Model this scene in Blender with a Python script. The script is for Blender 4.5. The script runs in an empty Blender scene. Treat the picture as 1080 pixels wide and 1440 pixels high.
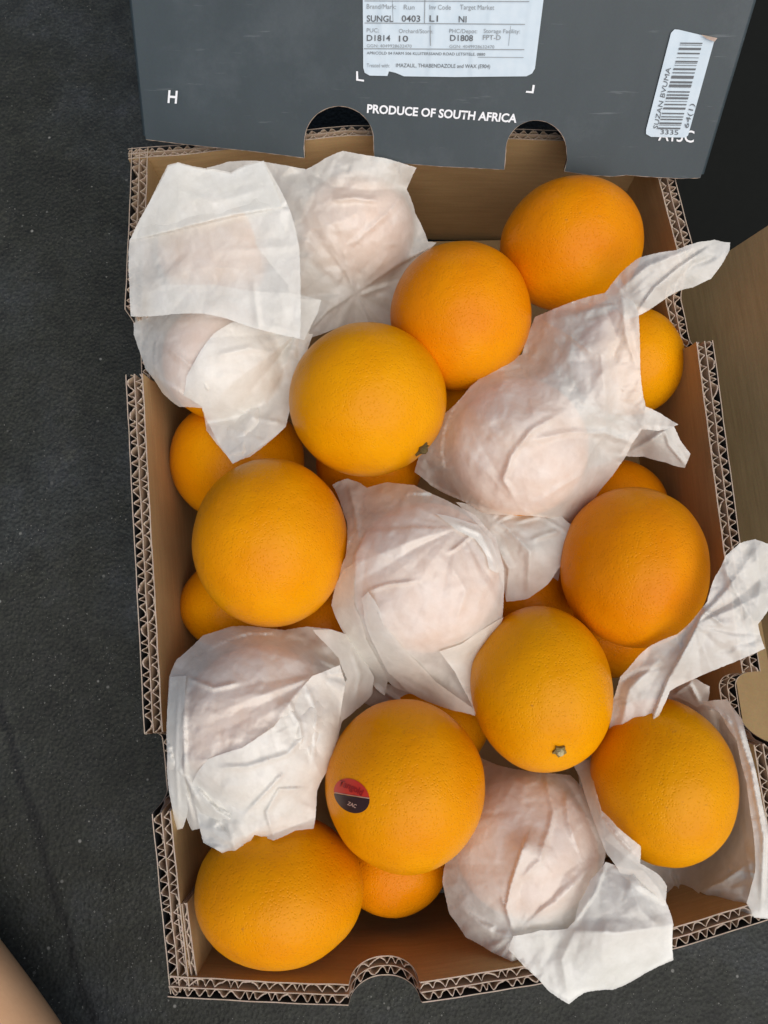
import bpy, bmesh, math, random
import numpy as np
from mathutils import Vector, Matrix, noise
from mathutils.geometry import delaunay_2d_cdt
from mathutils.bvhtree import BVHTree
R = math.radians
random.seed(7)
sc = bpy.context.scene
col = sc.collection

# ------------------------------------------------------------------ camera
CAMZ, TILT, F = 0.495, R(8.8), 1040.0
cd = bpy.data.cameras.new("camera"); cam = bpy.data.objects.new("camera", cd); col.objects.link(cam)
cam.location = (0, 0, CAMZ); cam.rotation_euler = (TILT, 0, 0)
cd.sensor_fit = 'VERTICAL'; cd.sensor_height = 24; cd.sensor_width = 18; cd.lens = 24 * F / 1440
cd.clip_start = 0.01; cd.clip_end = 50
sc.camera = cam
# ------------------------------------------------------------------ sky, sun, exposure
SUN_EL, SUN_AZ = R(58), R(148)          # azimuth clockwise from +Y: light comes from the near side, a little to the right
w = bpy.data.worlds.new("World"); sc.world = w; w.use_nodes = True
nt = w.node_tree; nt.nodes.clear()
sky = nt.nodes.new('ShaderNodeTexSky'); sky.sky_type = 'NISHITA'; sky.sun_disc = False
sky.sun_elevation = SUN_EL; sky.sun_rotation = SUN_AZ; sky.dust_density = 3.0; sky.air_density = 1.0
bg = nt.nodes.new('ShaderNodeBackground'); bg.inputs[1].default_value = 0.075
wo = nt.nodes.new('ShaderNodeOutputWorld')
nt.links.new(sky.outputs[0], bg.inputs[0]); nt.links.new(bg.outputs[0], wo.inputs[0])
sl = bpy.data.lights.new("sun", 'SUN'); sl.energy = 2.15; sl.angle = R(75); sl.color = (1.0, 0.95, 0.88)
so = bpy.data.objects.new("sun", sl); col.objects.link(so)
sdir = Vector((math.sin(SUN_AZ) * math.cos(SUN_EL), math.cos(SUN_AZ) * math.cos(SUN_EL), math.sin(SUN_EL)))
so.rotation_euler = sdir.to_track_quat('Z', 'Y').to_euler(); so.location = sdir * 2
sc.view_settings.view_transform = 'Standard'; sc.view_settings.look = 'None'
sc.view_settings.exposure = 0.24; sc.view_settings.gamma = 1.0
sc.cycles.max_bounces = 10; sc.cycles.transparent_max_bounces = 16
sc.cycles.use_denoising = True

# ------------------------------------------------------------------ surveying helpers: where a sight line meets a given height or plane
CT, ST = math.cos(TILT), math.sin(TILT)
def ray(px, py):
    x, y = (px - 540) / F, (720 - py) / F
    return Vector((x, y * CT + ST, y * ST - CT))     # camera depth of this vector is 1
def P(px, py, z):
    d = ray(px, py); return Vector((0, 0, CAMZ)) + d * ((z - CAMZ) / d.z)
def depth_at(px, py, z):
    return (z - CAMZ) / ray(px, py).z
def on_plane(px, py, o, n):
    d = ray(px, py); c = Vector((0, 0, CAMZ)); return c + d * ((o - c).dot(n) / d.dot(n))

def tag(o, label=None, cat=None, group=None, kind=None):
    if label: o['label'] = label
    if cat: o['category'] = cat
    if group: o['group'] = group
    if kind: o['kind'] = kind
    return o
def empty(name, loc):
    o = bpy.data.objects.new(name, None); col.objects.link(o); o.location = loc; o.empty_display_size = 0.02
    return o
def link(name, me, mat, parent=None, smooth=False):
    o = bpy.data.objects.new(name, me); col.objects.link(o)
    if mat and not me.materials: me.materials.append(mat)
    if smooth: me.polygons.foreach_set('use_smooth', [True] * len(me.polygons))
    if parent:
        o.parent = parent
        b = parent; t = Vector((0, 0, 0))
        while b: t += b.location; b = b.parent
        o.location = -t            # meshes are built in world coordinates; parents only translate
    return o
def from_bm(name, bm, mat, parent=None, smooth=False):
    me = bpy.data.meshes.new(name); bm.to_mesh(me); bm.free()
    return link(name, me, mat, parent, smooth)

# ------------------------------------------------------------------ materials
def mat_new(name):
    m = bpy.data.materials.new(name); m.use_nodes = True
    nt = m.node_tree; nt.nodes.clear()
    out = nt.nodes.new('ShaderNodeOutputMaterial')
    return m, nt, out
def N(nt, t, **kw):
    n = nt.nodes.new(t)
    for k, v in kw.items():
        if k.startswith('_'): setattr(n, k[1:], v)
        else: n.inputs[k.replace('__', ' ')].default_value = v
    return n
def coords(nt, scale=(1, 1, 1), rnd=False):
    tc = nt.nodes.new('ShaderNodeTexCoord'); mp = nt.nodes.new('ShaderNodeMapping')
    mp.inputs['Scale'].default_value = scale
    nt.links.new(tc.outputs['Object'], mp.inputs['Vector'])
    return mp.outputs[0]
def ramp(nt, fac, stops):
    r = nt.nodes.new('ShaderNodeValToRGB'); e = r.color_ramp.elements
    while len(e) < len(stops): e.new(0.5)
    for el, (p, c) in zip(e, stops): el.position = p; el.color = (*c, 1)
    nt.links.new(fac, r.inputs[0]); return r.outputs[0]
def mixc(nt, fac, a, b, mode='MIX'):
    m = nt.nodes.new('ShaderNodeMix'); m.data_type = 'RGBA'; m.blend_type = mode
    for sock, v in ((m.inputs[0], fac), (m.inputs[6], a), (m.inputs[7], b)):
        if hasattr(v, 'is_output'): nt.links.new(v, sock)
        elif isinstance(v, (int, float)): sock.default_value = v
        else: sock.default_value = (*v, 1)
    return m.outputs[2]

def orange_mat(name, c1, c2):
    m, nt, out = mat_new(name)
    v = coords(nt)
    big = N(nt, 'ShaderNodeTexNoise', Scale=28, Detail=4); nt.links.new(v, big.inputs['Vector'])
    c = ramp(nt, big.outputs[0], [(0.3, c1), (0.7, c2)])
    # oil glands
    vo = N(nt, 'ShaderNodeTexVoronoi', Scale=760, Randomness=0.9); nt.links.new(v, vo.inputs['Vector'])
    pits = ramp(nt, vo.outputs['Distance'], [(0.0, (0, 0, 0)), (0.42, (1, 1, 1))])
    c = mixc(nt, 0.07, c, pits, 'MULTIPLY')
    sp = N(nt, 'ShaderNodeTexNoise', Scale=160, Detail=3, Roughness=0.7); nt.links.new(v, sp.inputs['Vector'])
    spr = ramp(nt, sp.outputs[0], [(0.68, (0, 0, 0)), (0.8, (1, 1, 1))])
    c = mixc(nt, spr, c, (0.45, 0.17, 0.02))
    pa = N(nt, 'ShaderNodeTexNoise', Scale=13, Detail=3, Roughness=0.5); nt.links.new(v, pa.inputs['Vector'])
    par = ramp(nt, pa.outputs[0], [(0.45, (0, 0, 0)), (0.72, (.55, .55, .55))])
    c = mixc(nt, par, c, (0.76, 0.335, 0.003))
    sc_ = N(nt, 'ShaderNodeTexNoise', Scale=55, Detail=9, Roughness=0.75, Distortion=1.2); nt.links.new(v, sc_.inputs['Vector'])
    scr = ramp(nt, sc_.outputs[0], [(0.71, (0, 0, 0)), (0.76, (.7, .7, .7))])
    c = mixc(nt, scr, c, (0.42, 0.24, 0.07))
    med = N(nt, 'ShaderNodeTexNoise', Scale=330, Detail=2); nt.links.new(v, med.inputs['Vector'])
    hsum = N(nt, 'ShaderNodeMath', _operation='ADD'); nt.links.new(pits, hsum.inputs[0]); nt.links.new(med.outputs[0], hsum.inputs[1])
    bp = N(nt, 'ShaderNodeBump', Strength=0.4, Distance=0.0005); nt.links.new(hsum.outputs[0], bp.inputs['Height'])
    p = nt.nodes.new('ShaderNodeBsdfPrincipled')
    nt.links.new(c, p.inputs['Base Color']); nt.links.new(bp.outputs[0], p.inputs['Normal'])
    p.inputs['Roughness'].default_value = 0.3
    p.inputs['Specular IOR Level'].default_value = 0.1
    p.inputs['Subsurface Weight'].default_value = 0.04
    p.inputs['Subsurface Radius'].default_value = (1, 0.45, 0.1); p.inputs['Subsurface Scale'].default_value = 0.003
    nt.links.new(p.outputs[0], out.inputs[0])
    return m
M_OR = [orange_mat('orange_peel_amber', (0.70, 0.238, 0.001), (0.79, 0.298, 0.001)),
        orange_mat('orange_peel_deep', (0.69, 0.205, 0.001), (0.77, 0.252, 0.001)),
        orange_mat('orange_peel_golden', (0.70, 0.262, 0.001), (0.79, 0.325, 0.001))]

def tissue_mat():
    m, nt, out = mat_new('tissue_paper')
    v = coords(nt)
    n1 = N(nt, 'ShaderNodeTexNoise', Scale=90, Detail=5, Roughness=0.6); nt.links.new(v, n1.inputs['Vector'])
    fib = N(nt, 'ShaderNodeTexNoise', Scale=1400, Detail=2); nt.links.new(v, fib.inputs['Vector'])
    c = ramp(nt, n1.outputs[0], [(0.3, (0.92, 0.91, 0.84)), (0.7, (0.96, 0.955, 0.90))])
    c = mixc(nt, 0.12, c, fib.outputs[1], 'OVERLAY')
    fac = ramp(nt, n1.outputs[0], [(0.25, (0.36,) * 3), (0.75, (0.22,) * 3)])
    w1 = N(nt, 'ShaderNodeTexVoronoi', Scale=120, _feature='DISTANCE_TO_EDGE')
    wv = N(nt, 'ShaderNodeTexNoise', Scale=45, Detail=3)
    nt.links.new(v, wv.inputs['Vector'])
    wm = nt.nodes.new('ShaderNodeMix'); wm.data_type = 'RGBA'; wm.blend_type = 'LINEAR_LIGHT'; wm.inputs[0].default_value = 0.02
    nt.links.new(v, wm.inputs[6]); nt.links.new(wv.outputs[1], wm.inputs[7]); nt.links.new(wm.outputs[2], w1.inputs['Vector'])
    add = N(nt, 'ShaderNodeMath', _operation='MULTIPLY_ADD'); add.inputs[1].default_value = 0.5
    nt.links.new(w1.outputs[0], add.inputs[0]); nt.links.new(n1.outputs[0], add.inputs[2])
    add2 = N(nt, 'ShaderNodeMath', _operation='MULTIPLY_ADD'); add2.inputs[1].default_value = 0.12
    nt.links.new(fib.outputs[0], add2.inputs[0]); nt.links.new(add.outputs[0], add2.inputs[2])
    rg = N(nt, 'ShaderNodeTexNoise', Scale=38, Detail=3, _noise_type='RIDGED_MULTIFRACTAL'); nt.links.new(wm.outputs[2], rg.inputs['Vector'])
    add3 = N(nt, 'ShaderNodeMath', _operation='MULTIPLY_ADD'); add3.inputs[1].default_value = 0.25
    nt.links.new(rg.outputs[0], add3.inputs[0]); nt.links.new(add2.outputs[0], add3.inputs[2])
    bp = N(nt, 'ShaderNodeBump', Strength=0.22, Distance=0.0014); nt.links.new(add3.outputs[0], bp.inputs['Height'])
    p = nt.nodes.new('ShaderNodeBsdfPrincipled'); nt.links.new(c, p.inputs['Base Color'])
    p.inputs['Roughness'].default_value = 0.36; p.inputs['Specular IOR Level'].default_value = 0.5
    nt.links.new(bp.outputs[0], p.inputs['Normal'])
    tl = nt.nodes.new('ShaderNodeBsdfTranslucent'); nt.links.new(c, tl.inputs[0]); nt.links.new(bp.outputs[0], tl.inputs['Normal'])
    tr = nt.nodes.new('ShaderNodeBsdfTransparent')
    m1 = nt.nodes.new('ShaderNodeMixShader'); m1.inputs[0].default_value = 0.16
    nt.links.new(p.outputs[0], m1.inputs[1]); nt.links.new(tl.outputs[0], m1.inputs[2])
    m2 = nt.nodes.new('ShaderNodeMixShader'); nt.links.new(fac, m2.inputs[0])
    nt.links.new(m1.outputs[0], m2.inputs[1]); nt.links.new(tr.outputs[0], m2.inputs[2])
    nt.links.new(m2.outputs[0], out.inputs[0])
    return m
M_TIS = tissue_mat()

def board_mat(name, c1, c2, rough=0.85, stretch=(30, 30, 400), bump=0.15, spec=0.2, corr=0.0):
    m, nt, out = mat_new(name)
    v = coords(nt, stretch)
    n = N(nt, 'ShaderNodeTexNoise', Scale=1, Detail=5, Roughness=0.65); nt.links.new(v, n.inputs['Vector'])
    v2 = coords(nt)
    n2 = N(nt, 'ShaderNodeTexNoise', Scale=14, Detail=6, Roughness=0.6); nt.links.new(v2, n2.inputs['Vector'])
    n3 = N(nt, 'ShaderNodeTexNoise', Scale=900, Detail=3); nt.links.new(v2, n3.inputs['Vector'])
    mx = N(nt, 'ShaderNodeMath', _operation='ADD'); nt.links.new(n.outputs[0], mx.inputs[0]); nt.links.new(n2.outputs[0], mx.inputs[1])
    hf = N(nt, 'ShaderNodeMath', _operation='MULTIPLY'); hf.inputs[1].default_value = 0.5; nt.links.new(mx.outputs[0], hf.inputs[0])
    c = ramp(nt, hf.outputs[0], [(0.36, c1), (0.64, c2)])
    c = mixc(nt, 0.15, c, n3.outputs[1], 'OVERLAY')
    bp = N(nt, 'ShaderNodeBump', Strength=bump, Distance=0.001); nt.links.new(n.outputs[0], bp.inputs['Height'])
    p = nt.nodes.new('ShaderNodeBsdfPrincipled'); nt.links.new(c, p.inputs['Base Color'])
    nt.links.new(bp.outputs[0], p.inputs['Normal'])
    p.inputs['Roughness'].default_value = rough; p.inputs['Specular IOR Level'].default_value = spec
    nt.links.new(p.outputs[0], out.inputs[0])
    return m
M_KRAFT = board_mat('kraft_board', (0.37, 0.25, 0.118), (0.48, 0.335, 0.168))
M_FLUTE = board_mat('flute_paper', (0.40, 0.29, 0.20), (0.52, 0.39, 0.28))
M_EDGE = board_mat('cut_board_edge', (0.32, 0.25, 0.19), (0.54, 0.44, 0.36), stretch=(300, 300, 300))
M_PRINT = board_mat('grey_printed_board', (0.029, 0.043, 0.050), (0.037, 0.053, 0.061), rough=0.5, stretch=(60, 25, 25), spec=0.45, bump=0.1)
M_PRINTD = board_mat('black_printed_board', (0.02, 0.022, 0.024), (0.035, 0.038, 0.04), rough=0.6, stretch=(50, 8, 8))
def add_wear(m):
    nt = m.node_tree; p = [n for n in nt.nodes if n.type == 'BSDF_PRINCIPLED'][0]
    src = p.inputs['Base Color'].links[0].from_socket
    v = coords(nt); a = N(nt, 'ShaderNodeTexNoise', Scale=9, Detail=10, Roughness=0.75); nt.links.new(v, a.inputs['Vector'])
    f = ramp(nt, a.outputs[0], [(0.5, (0, 0, 0)), (0.78, (.6, .6, .6))])
    v2 = coords(nt, (25, 420, 420)); v2.node.inputs['Rotation'].default_value = (0.3, -0.9, 0.5)
    b = N(nt, 'ShaderNodeTexNoise', Scale=1, Detail=4, Roughness=0.6); nt.links.new(v2, b.inputs['Vector'])
    g = ramp(nt, b.outputs[0], [(0.66, (0, 0, 0)), (0.74, (.45, .45, .45))])
    c = mixc(nt, f, src, (0.095, 0.113, 0.125)); c = mixc(nt, g, c, (0.14, 0.16, 0.17))
    nt.links.new(c, p.inputs['Base Color'])
add_wear(M_PRINT)
def add_wrinkles(m):
    nt = m.node_tree; p = [n for n in nt.nodes if n.type == 'BSDF_PRINCIPLED'][0]
    v = coords(nt, (150, 22, 22)); n = N(nt, 'ShaderNodeTexNoise', Scale=1, Detail=5, _noise_type='RIDGED_MULTIFRACTAL'); nt.links.new(v, n.inputs['Vector'])
    bp = N(nt, 'ShaderNodeBump', Strength=0.6, Distance=0.002); nt.links.new(n.outputs[0], bp.inputs['Height']); nt.links.new(bp.outputs[0], p.inputs['Normal'])
def plain(name, c, rough=0.6, spec=0.4):
    m, nt, out = mat_new(name)
    v = coords(nt); n = N(nt, 'ShaderNodeTexNoise', Scale=220, Detail=4); nt.links.new(v, n.inputs['Vector'])
    cc = mixc(nt, 0.14, c, n.outputs[0], 'OVERLAY')
    p = nt.nodes.new('ShaderNodeBsdfPrincipled'); nt.links.new(cc, p.inputs['Base Color'])
    p.inputs['Roughness'].default_value = rough; p.inputs['Specular IOR Level'].default_value = spec
    nt.links.new(p.outputs[0], out.inputs[0]); return m
M_LABEL = plain('white_sticker', (0.56, 0.66, 0.73), 0.5)
add_wrinkles(M_LABEL)
M_WHITE = plain('white_ink', (0.80, 0.82, 0.84), 0.5)
M_SHADE = plain('shade_black', (0.008, 0.009, 0.008), 0.9, 0.15)  # near-black colour standing in for shade on the ground
M_INK = plain('dark_ink', (0.10, 0.11, 0.12), 0.5)
M_INKG = plain('grey_ink', (0.27, 0.30, 0.32), 0.5)
M_RED = plain('red_sticker', (0.50, 0.028, 0.012), 0.4)
M_REDD = plain('dark_red_ink', (0.28, 0.008, 0.006), 0.4)
M_BLACK = plain('black_sticker', (0.035, 0.012, 0.010), 0.35)
M_PINK = plain('pale_ink', (0.45, 0.26, 0.20), 0.5)
M_CALYX = plain('dry_calyx', (0.20, 0.14, 0.04), 0.7)
M_BUTTON = plain('stem_button', (0.44, 0.38, 0.20), 0.7)
M_CALYXD = plain('dark_calyx', (0.10, 0.07, 0.02), 0.8)

def ground_mat():
    m, nt, out = mat_new('dark_asphalt')
    v = coords(nt)
    a = N(nt, 'ShaderNodeTexNoise', Scale=420, Detail=8, Roughness=0.8); nt.links.new(v, a.inputs['Vector'])
    b = N(nt, 'ShaderNodeTexNoise', Scale=7, Detail=5, Roughness=0.6); nt.links.new(v, b.inputs['Vector'])
    vo = N(nt, 'ShaderNodeTexVoronoi', Scale=420); nt.links.new(v, vo.inputs['Vector'])
    c = ramp(nt, b.outputs[0], [(0.32, (0.013, 0.014, 0.010)), (0.48, (0.022, 0.023, 0.017)), (0.6, (0.031, 0.034, 0.033)), (0.72, (0.046, 0.048, 0.046))])
    b2 = N(nt, 'ShaderNodeTexNoise', Scale=38, Detail=6, Roughness=0.7); nt.links.new(v, b2.inputs['Vector'])
    c2 = ramp(nt, b2.outputs[0], [(0.35, (0.55, 0.56, 0.52)), (0.5, (0.95, 1.0, 0.93)), (0.6, (1.1, 1.12, 1.2)), (0.72, (1.6, 1.6, 1.45))])
    c = mixc(nt, 1.0, c, c2, 'MULTIPLY')
    g = ramp(nt, a.outputs[0], [(0.32, (0.3,) * 3), (0.5, (0.85,) * 3), (0.7, (2.1,) * 3)])
    c = mixc(nt, 1.0, c, g, 'MULTIPLY')
    # an old seam in the paving, running away from the near left
    A_, B_ = P(35, 1130, 0), P(128, 1440, 0)
    sx = nt.nodes.new('ShaderNodeSeparateXYZ'); nt.links.new(v, sx.inputs[0])
    wn_ = N(nt, 'ShaderNodeTexNoise', Scale=22, Detail=8, Roughness=0.7); nt.links.new(v, wn_.inputs['Vector'])
    m_ = (B_.x - A_.x) / (B_.y - A_.y)
    q1 = N(nt, 'ShaderNodeMath', _operation='MULTIPLY_ADD'); nt.links.new(sx.outputs[1], q1.inputs[0]); q1.inputs[1].default_value = -m_; q1.inputs[2].default_value = -(A_.x - m_ * A_.y) - .012
    q2 = N(nt, 'ShaderNodeMath', _operation='ADD'); nt.links.new(sx.outputs[0], q2.inputs[0]); nt.links.new(q1.outputs[0], q2.inputs[1])
    q3 = N(nt, 'ShaderNodeMath', _operation='MULTIPLY_ADD'); nt.links.new(wn_.outputs[0], q3.inputs[0]); q3.inputs[1].default_value = .024; nt.links.new(q2.outputs[0], q3.inputs[2])
    q4 = N(nt, 'ShaderNodeMath', _operation='ABSOLUTE'); nt.links.new(q3.outputs[0], q4.inputs[0])
    q5 = N(nt, 'ShaderNodeMath', _operation='MULTIPLY'); nt.links.new(q4.outputs[0], q5.inputs[0]); q5.inputs[1].default_value = 100
    seam = ramp(nt, q5.outputs[0], [(0.12, (0.3, 0.3, 0.3)), (0.45, (1, 1, 1))])
    c = mixc(nt, 1.0, c, seam, 'MULTIPLY')
    sp = N(nt, 'ShaderNodeTexVoronoi', Scale=70); nt.links.new(v, sp.inputs['Vector'])
    spr = ramp(nt, sp.outputs['Distance'], [(0.05, (1, 1, 1)), (0.09, (0, 0, 0))])
    seln = N(nt, 'ShaderNodeTexNoise', Scale=25, Detail=2); nt.links.new(v, seln.inputs['Vector'])
    sel = ramp(nt, seln.outputs[0], [(0.46, (0, 0, 0)), (0.6, (1, 1, 1))])
    ss = mixc(nt, 1.0, spr, sel, 'MULTIPLY')
    c = mixc(nt, ss, c, (0.22, 0.22, 0.20))
    h = N(nt, 'ShaderNodeMath', _operation='ADD'); nt.links.new(a.outputs[0], h.inputs[0]); nt.links.new(vo.outputs['Distance'], h.inputs[1])
    bp = N(nt, 'ShaderNodeBump', Strength=0.5, Distance=0.0018); nt.links.new(h.outputs[0], bp.inputs['Height'])
    p = nt.nodes.new('ShaderNodeBsdfPrincipled'); nt.links.new(c, p.inputs['Base Color']); nt.links.new(bp.outputs[0], p.inputs['Normal'])
    p.inputs['Roughness'].default_value = 0.62; p.inputs['Specular IOR Level'].default_value = 0.45
    nt.links.new(p.outputs[0], out.inputs[0]); return m
M_GROUND = ground_mat()
def skin_mat():
    m, nt, out = mat_new('skin')
    v = coords(nt); n = N(nt, 'ShaderNodeTexNoise', Scale=40, Detail=5); nt.links.new(v, n.inputs['Vector'])
    c = ramp(nt, n.outputs[0], [(0.3, (0.90, 0.50, 0.26)), (0.7, (0.94, 0.56, 0.31))])
    b = N(nt, 'ShaderNodeTexNoise', Scale=500, Detail=3); nt.links.new(v, b.inputs['Vector'])
    bp = N(nt, 'ShaderNodeBump', Strength=0.2, Distance=0.0005); nt.links.new(b.outputs[0], bp.inputs['Height'])
    p = nt.nodes.new('ShaderNodeBsdfPrincipled'); nt.links.new(c, p.inputs['Base Color']); nt.links.new(bp.outputs[0], p.inputs['Normal'])
    p.inputs['Roughness'].default_value = 0.6; p.inputs['Specular IOR Level'].default_value = 0.1; p.inputs['Subsurface Weight'].default_value = 0.0
    p.inputs['Subsurface Radius'].default_value = (1, 0.4, 0.2); p.inputs['Subsurface Scale'].default_value = 0.006
    nt.links.new(p.outputs[0], out.inputs[0]); return m

# ------------------------------------------------------------------ ground
bm = bmesh.new()
g = bmesh.ops.create_grid(bm, x_segments=120, y_segments=120, size=1.0)
for v in bm.verts:
    x, y = v.co.x, v.co.y
    v.co.x = x * abs(x) * 3 + x * 0.5; v.co.y = y * abs(y) * 3 + y * 0.5
    v.co.z = 0.004 * (noise.fractal(Vector((v.co.x * 6, v.co.y * 6, 0.3)), 1.0, 2.0, 3)) - 0.004
o = from_bm('ground', bm, M_GROUND, smooth=True); tag(o, kind='structure')

# loose grit lying on the asphalt
rg_ = random.Random(5); verts = []; faces = []
for i in range(2600):
    near_ = rg_.random() < .6
    px, py = (rg_.uniform(-60, 260), rg_.uniform(700 if near_ else -100, 1560)) if rg_.random() < .7 else (rg_.uniform(200, 1180), rg_.uniform(1300, 1560))
    q = P(px, py, 0.0); rr = rg_.choice((.00022, .0003, .0004, .0006 if rg_.random() < .4 else .0003)); b0 = len(verts)
    for d in ((1, 0, 0), (0, 1, 0), (-1, 0, 0), (0, -1, 0), (0, 0, 1), (0, 0, -1)):
        verts.append(tuple(q[k] + d[k] * rr * rg_.uniform(.6, 1.3) + (0.0002 if k == 2 else 0) for k in range(3)))
    for f in ((0, 1, 4), (1, 2, 4), (2, 3, 4), (3, 0, 4), (1, 0, 5), (2, 1, 5), (3, 2, 5), (0, 3, 5)): faces.append(tuple(b0 + k for k in f))
me = bpy.data.meshes.new('grit'); me.from_pydata(verts, [], faces)
tag(link('grit', me, plain('pale_grit', (0.20, 0.20, 0.18), 0.8)), 'pale grains of grit scattered on the dark asphalt', 'grit', kind='stuff')

# ------------------------------------------------------------------ corrugated board
def polyline(pts, ds):
    out = []; acc = 0
    for a, b in zip(pts, pts[1:]):
        n = max(1, int(round((b - a).length / ds)))
        for i in range(n): out.append(a.lerp(b, i / n))
    out.append(pts[-1]); return out
def smooth_path(pts, k=6):
    for _ in range(k):
        pts = [pts[0]] + [(pts[i - 1] + pts[i] * 2 + pts[i + 1]) / 4 for i in range(1, len(pts) - 1)] + [pts[-1]]
    return pts
def shape(a, k):
    return (2 * abs(math.sin(a / 2)) - 1) if k else math.sin(a)
def strip(name, path, nrm, offs, ztop, zbot, th, mat, parent, wave=None, wall_bend=0.0):
    """a standing sheet of paper of thickness th following the path at an offset, its top edge at ztop(i)"""
    bm = bmesh.new(); rows = []
    s = 0.0
    for i, p in enumerate(path):
        if i: s += (p - path[i - 1]).length
        o_ = offs + (wave[0] * shape(2 * math.pi * (s + .0038 * noise.noise(Vector((s * 130, wave[2], 0)))) / wave[1] + wave[2], wave[3]) * (1 - .45 * abs(noise.noise(Vector((s * 110, 4, wave[2]))))) if wave else 0.00025 * noise.noise(Vector((s * 70, offs * 900, 2))))
        zt = ztop[i] + (random.uniform(-.0005, .0003) if wave else 0)
        q = p + nrm[i] * o_
        row = []
        for off in (-th / 2, th / 2):
            a = q + nrm[i] * off
            row.append((bm.verts.new((a.x, a.y, zt)), bm.verts.new((a.x, a.y, zbot))))
        rows.append(row)
    for r0, r1 in zip(rows, rows[1:]):
        (a0, b0), (c0, d0) = r0; (a1, b1), (c1, d1) = r1
        bm.faces.new((a0, a1, b1, b0)); bm.faces.new((c1, c0, d0, d1)); bm.faces.new((c0, c1, a1, a0)).material_index = 1
    for (a0, b0), (c0, d0) in (rows[0], rows[-1]): bm.faces.new((a0, c0, d0, b0))
    bmesh.ops.recalc_face_normals(bm, faces=bm.faces)
    o = from_bm(name, bm, mat, parent); o.data.materials.append(M_EDGE)
    return o
def wall(parent, name, outer_px, rim, prof, inward, T=0.0088, layers=2, zbot=0.004, outer_mat=None, per=0.0064, label=None):
    """board wall: inner liner is the part; outer and middle liners and the flutes are its sub-parts.
    prof: list of (start, end, depth, ramp) notches given in metres along the wall"""
    pts = polyline([P(x, y, rim) for x, y in outer_px], 0.0007)
    pts = [Vector((p.x, p.y, 0)) for p in smooth_path(pts, 60)]
    nrm = []
    for i in range(len(pts)):
        t = (pts[min(i + 3, len(pts) - 1)] - pts[max(i - 3, 0)]).normalized()
        n = Vector((-t.y, t.x, 0)); nrm.append(n if n.dot(inward) > 0 else -n)
    S = [0.0]
    for a, b in zip(pts, pts[1:]): S.append(S[-1] + (b - a).length)
    zt = []
    for s in S:
        d = 0
        for s0, s1, dep, rp in prof:
            if s0 < s < s1:
                u = min(s - s0, s1 - s) / rp
                d = max(d, dep * (1 if u >= 1 else math.sqrt(max(0, 1 - (1 - u) ** 2))))
        zt.append(rim - d + 0.0006 * noise.noise(Vector((s * 40, 1.3, 0))))
    inner = strip(name, pts, nrm, T, zt, zbot, 0.0006, M_KRAFT, parent)
    if label: inner['label'] = label
    strip('outer_liner', pts, nrm, 0, zt, zbot, 0.0005, outer_mat or M_FLUTE, inner)
    lt = T / layers
    ph = random.uniform(0, 6)
    for k in range(layers):
        if k: strip('middle_liner', pts, nrm, lt * k, zt, zbot, 0.0005, M_FLUTE, inner)
        strip('flute', pts, nrm, lt * (k + .5), [z - .0005 for z in zt], zbot, 0.0007, M_FLUTE, inner,
              wave=(lt / 2 - .0004, per * (.95 if k else .85), ph + k * 2, k))
    return inner, pts, nrm, S

RIM = 0.115
def s_of(px_list, y=None, x=None):      # arc length along an outer path at a given pixel row or column
    pts = px_list; s = 0
    W3 = [P(a, b, RIM) for a, b in pts]
    for (a, b), (c, d), p, q in zip(pts, pts[1:], W3, W3[1:]):
        u = (y - b) / (d - b) if y is not None and d != b else ((x - a) / (c - a) if x is not None else -1)
        if 0 <= u <= 1: return s + (q - p).length * u
        s += (q - p).length
    return s
carton = tag(empty('orange_carton', P(600, 800, 0)), 'open double-wall corrugated cardboard carton holding the oranges, its rim notched', 'carton')
LEFT = [(186, 208), (176, 430), (177, 530), (190, 780), (203, 1030), (214, 1145), (240, 1398)]
RIGHT = [(936, 200), (975, 350), (1003, 480), (1040, 760), (1072, 960), (1088, 1060), (1124, 1272)]
BACK = [(180, 210), (260, 203), (490, 176), (780, 183), (940, 196)]
FRONT = [(236, 1401), (360, 1409), (490, 1414), (592, 1411), (760, 1384), (950, 1334), (1080, 1294), (1128, 1276)]
wl = wall(carton, 'side_wall', LEFT, RIM, [(s_of(LEFT, y=436), s_of(LEFT, y=526), .026, .006), (s_of(LEFT, y=1034), s_of(LEFT, y=1143), .028, .006)], Vector((1, 0, 0)), outer_mat=M_PRINTD)
wr = wall(carton, 'side_wall', RIGHT, RIM, [(s_of(RIGHT, y=368), s_of(RIGHT, y=478), .026, .012), (s_of(RIGHT, y=945), s_of(RIGHT, y=1045), .030, .010)], Vector((-1, 0, 0)), outer_mat=M_PRINTD)
wb = wall(carton, 'end_wall', BACK, RIM, [], Vector((0, -1, 0)), outer_mat=M_PRINTD, T=.006)
wf = wall(carton, 'end_wall', FRONT, RIM, [(s_of(FRONT, x=490), s_of(FRONT, x=592), .030, .016)], Vector((0, 1, 0)), outer_mat=M_PRINTD)
# corner panels folded inside the front corners
wall(carton, 'corner_panel', [(249, 1272), (257, 1340), (265, 1392)], RIM - .001, [], Vector((1, 0, 0)), layers=2, T=.0048, zbot=.012, per=.007)
# floor board of the carton
bm = bmesh.new()
vs = [bm.verts.new((*P(x, y, RIM).xy, z)) for z in (.006, .011) for x, y in ((190, 214), (940, 200), (1118, 1276), (245, 1398))]
bm.faces.new(vs[3::-1]); bm.faces.new(vs[4:])
for i in range(4): bm.faces.new((vs[i], vs[(i + 1) % 4], vs[4 + (i + 1) % 4], vs[4 + i]))
from_bm('floor_panel', bm, M_KRAFT, carton)

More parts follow.
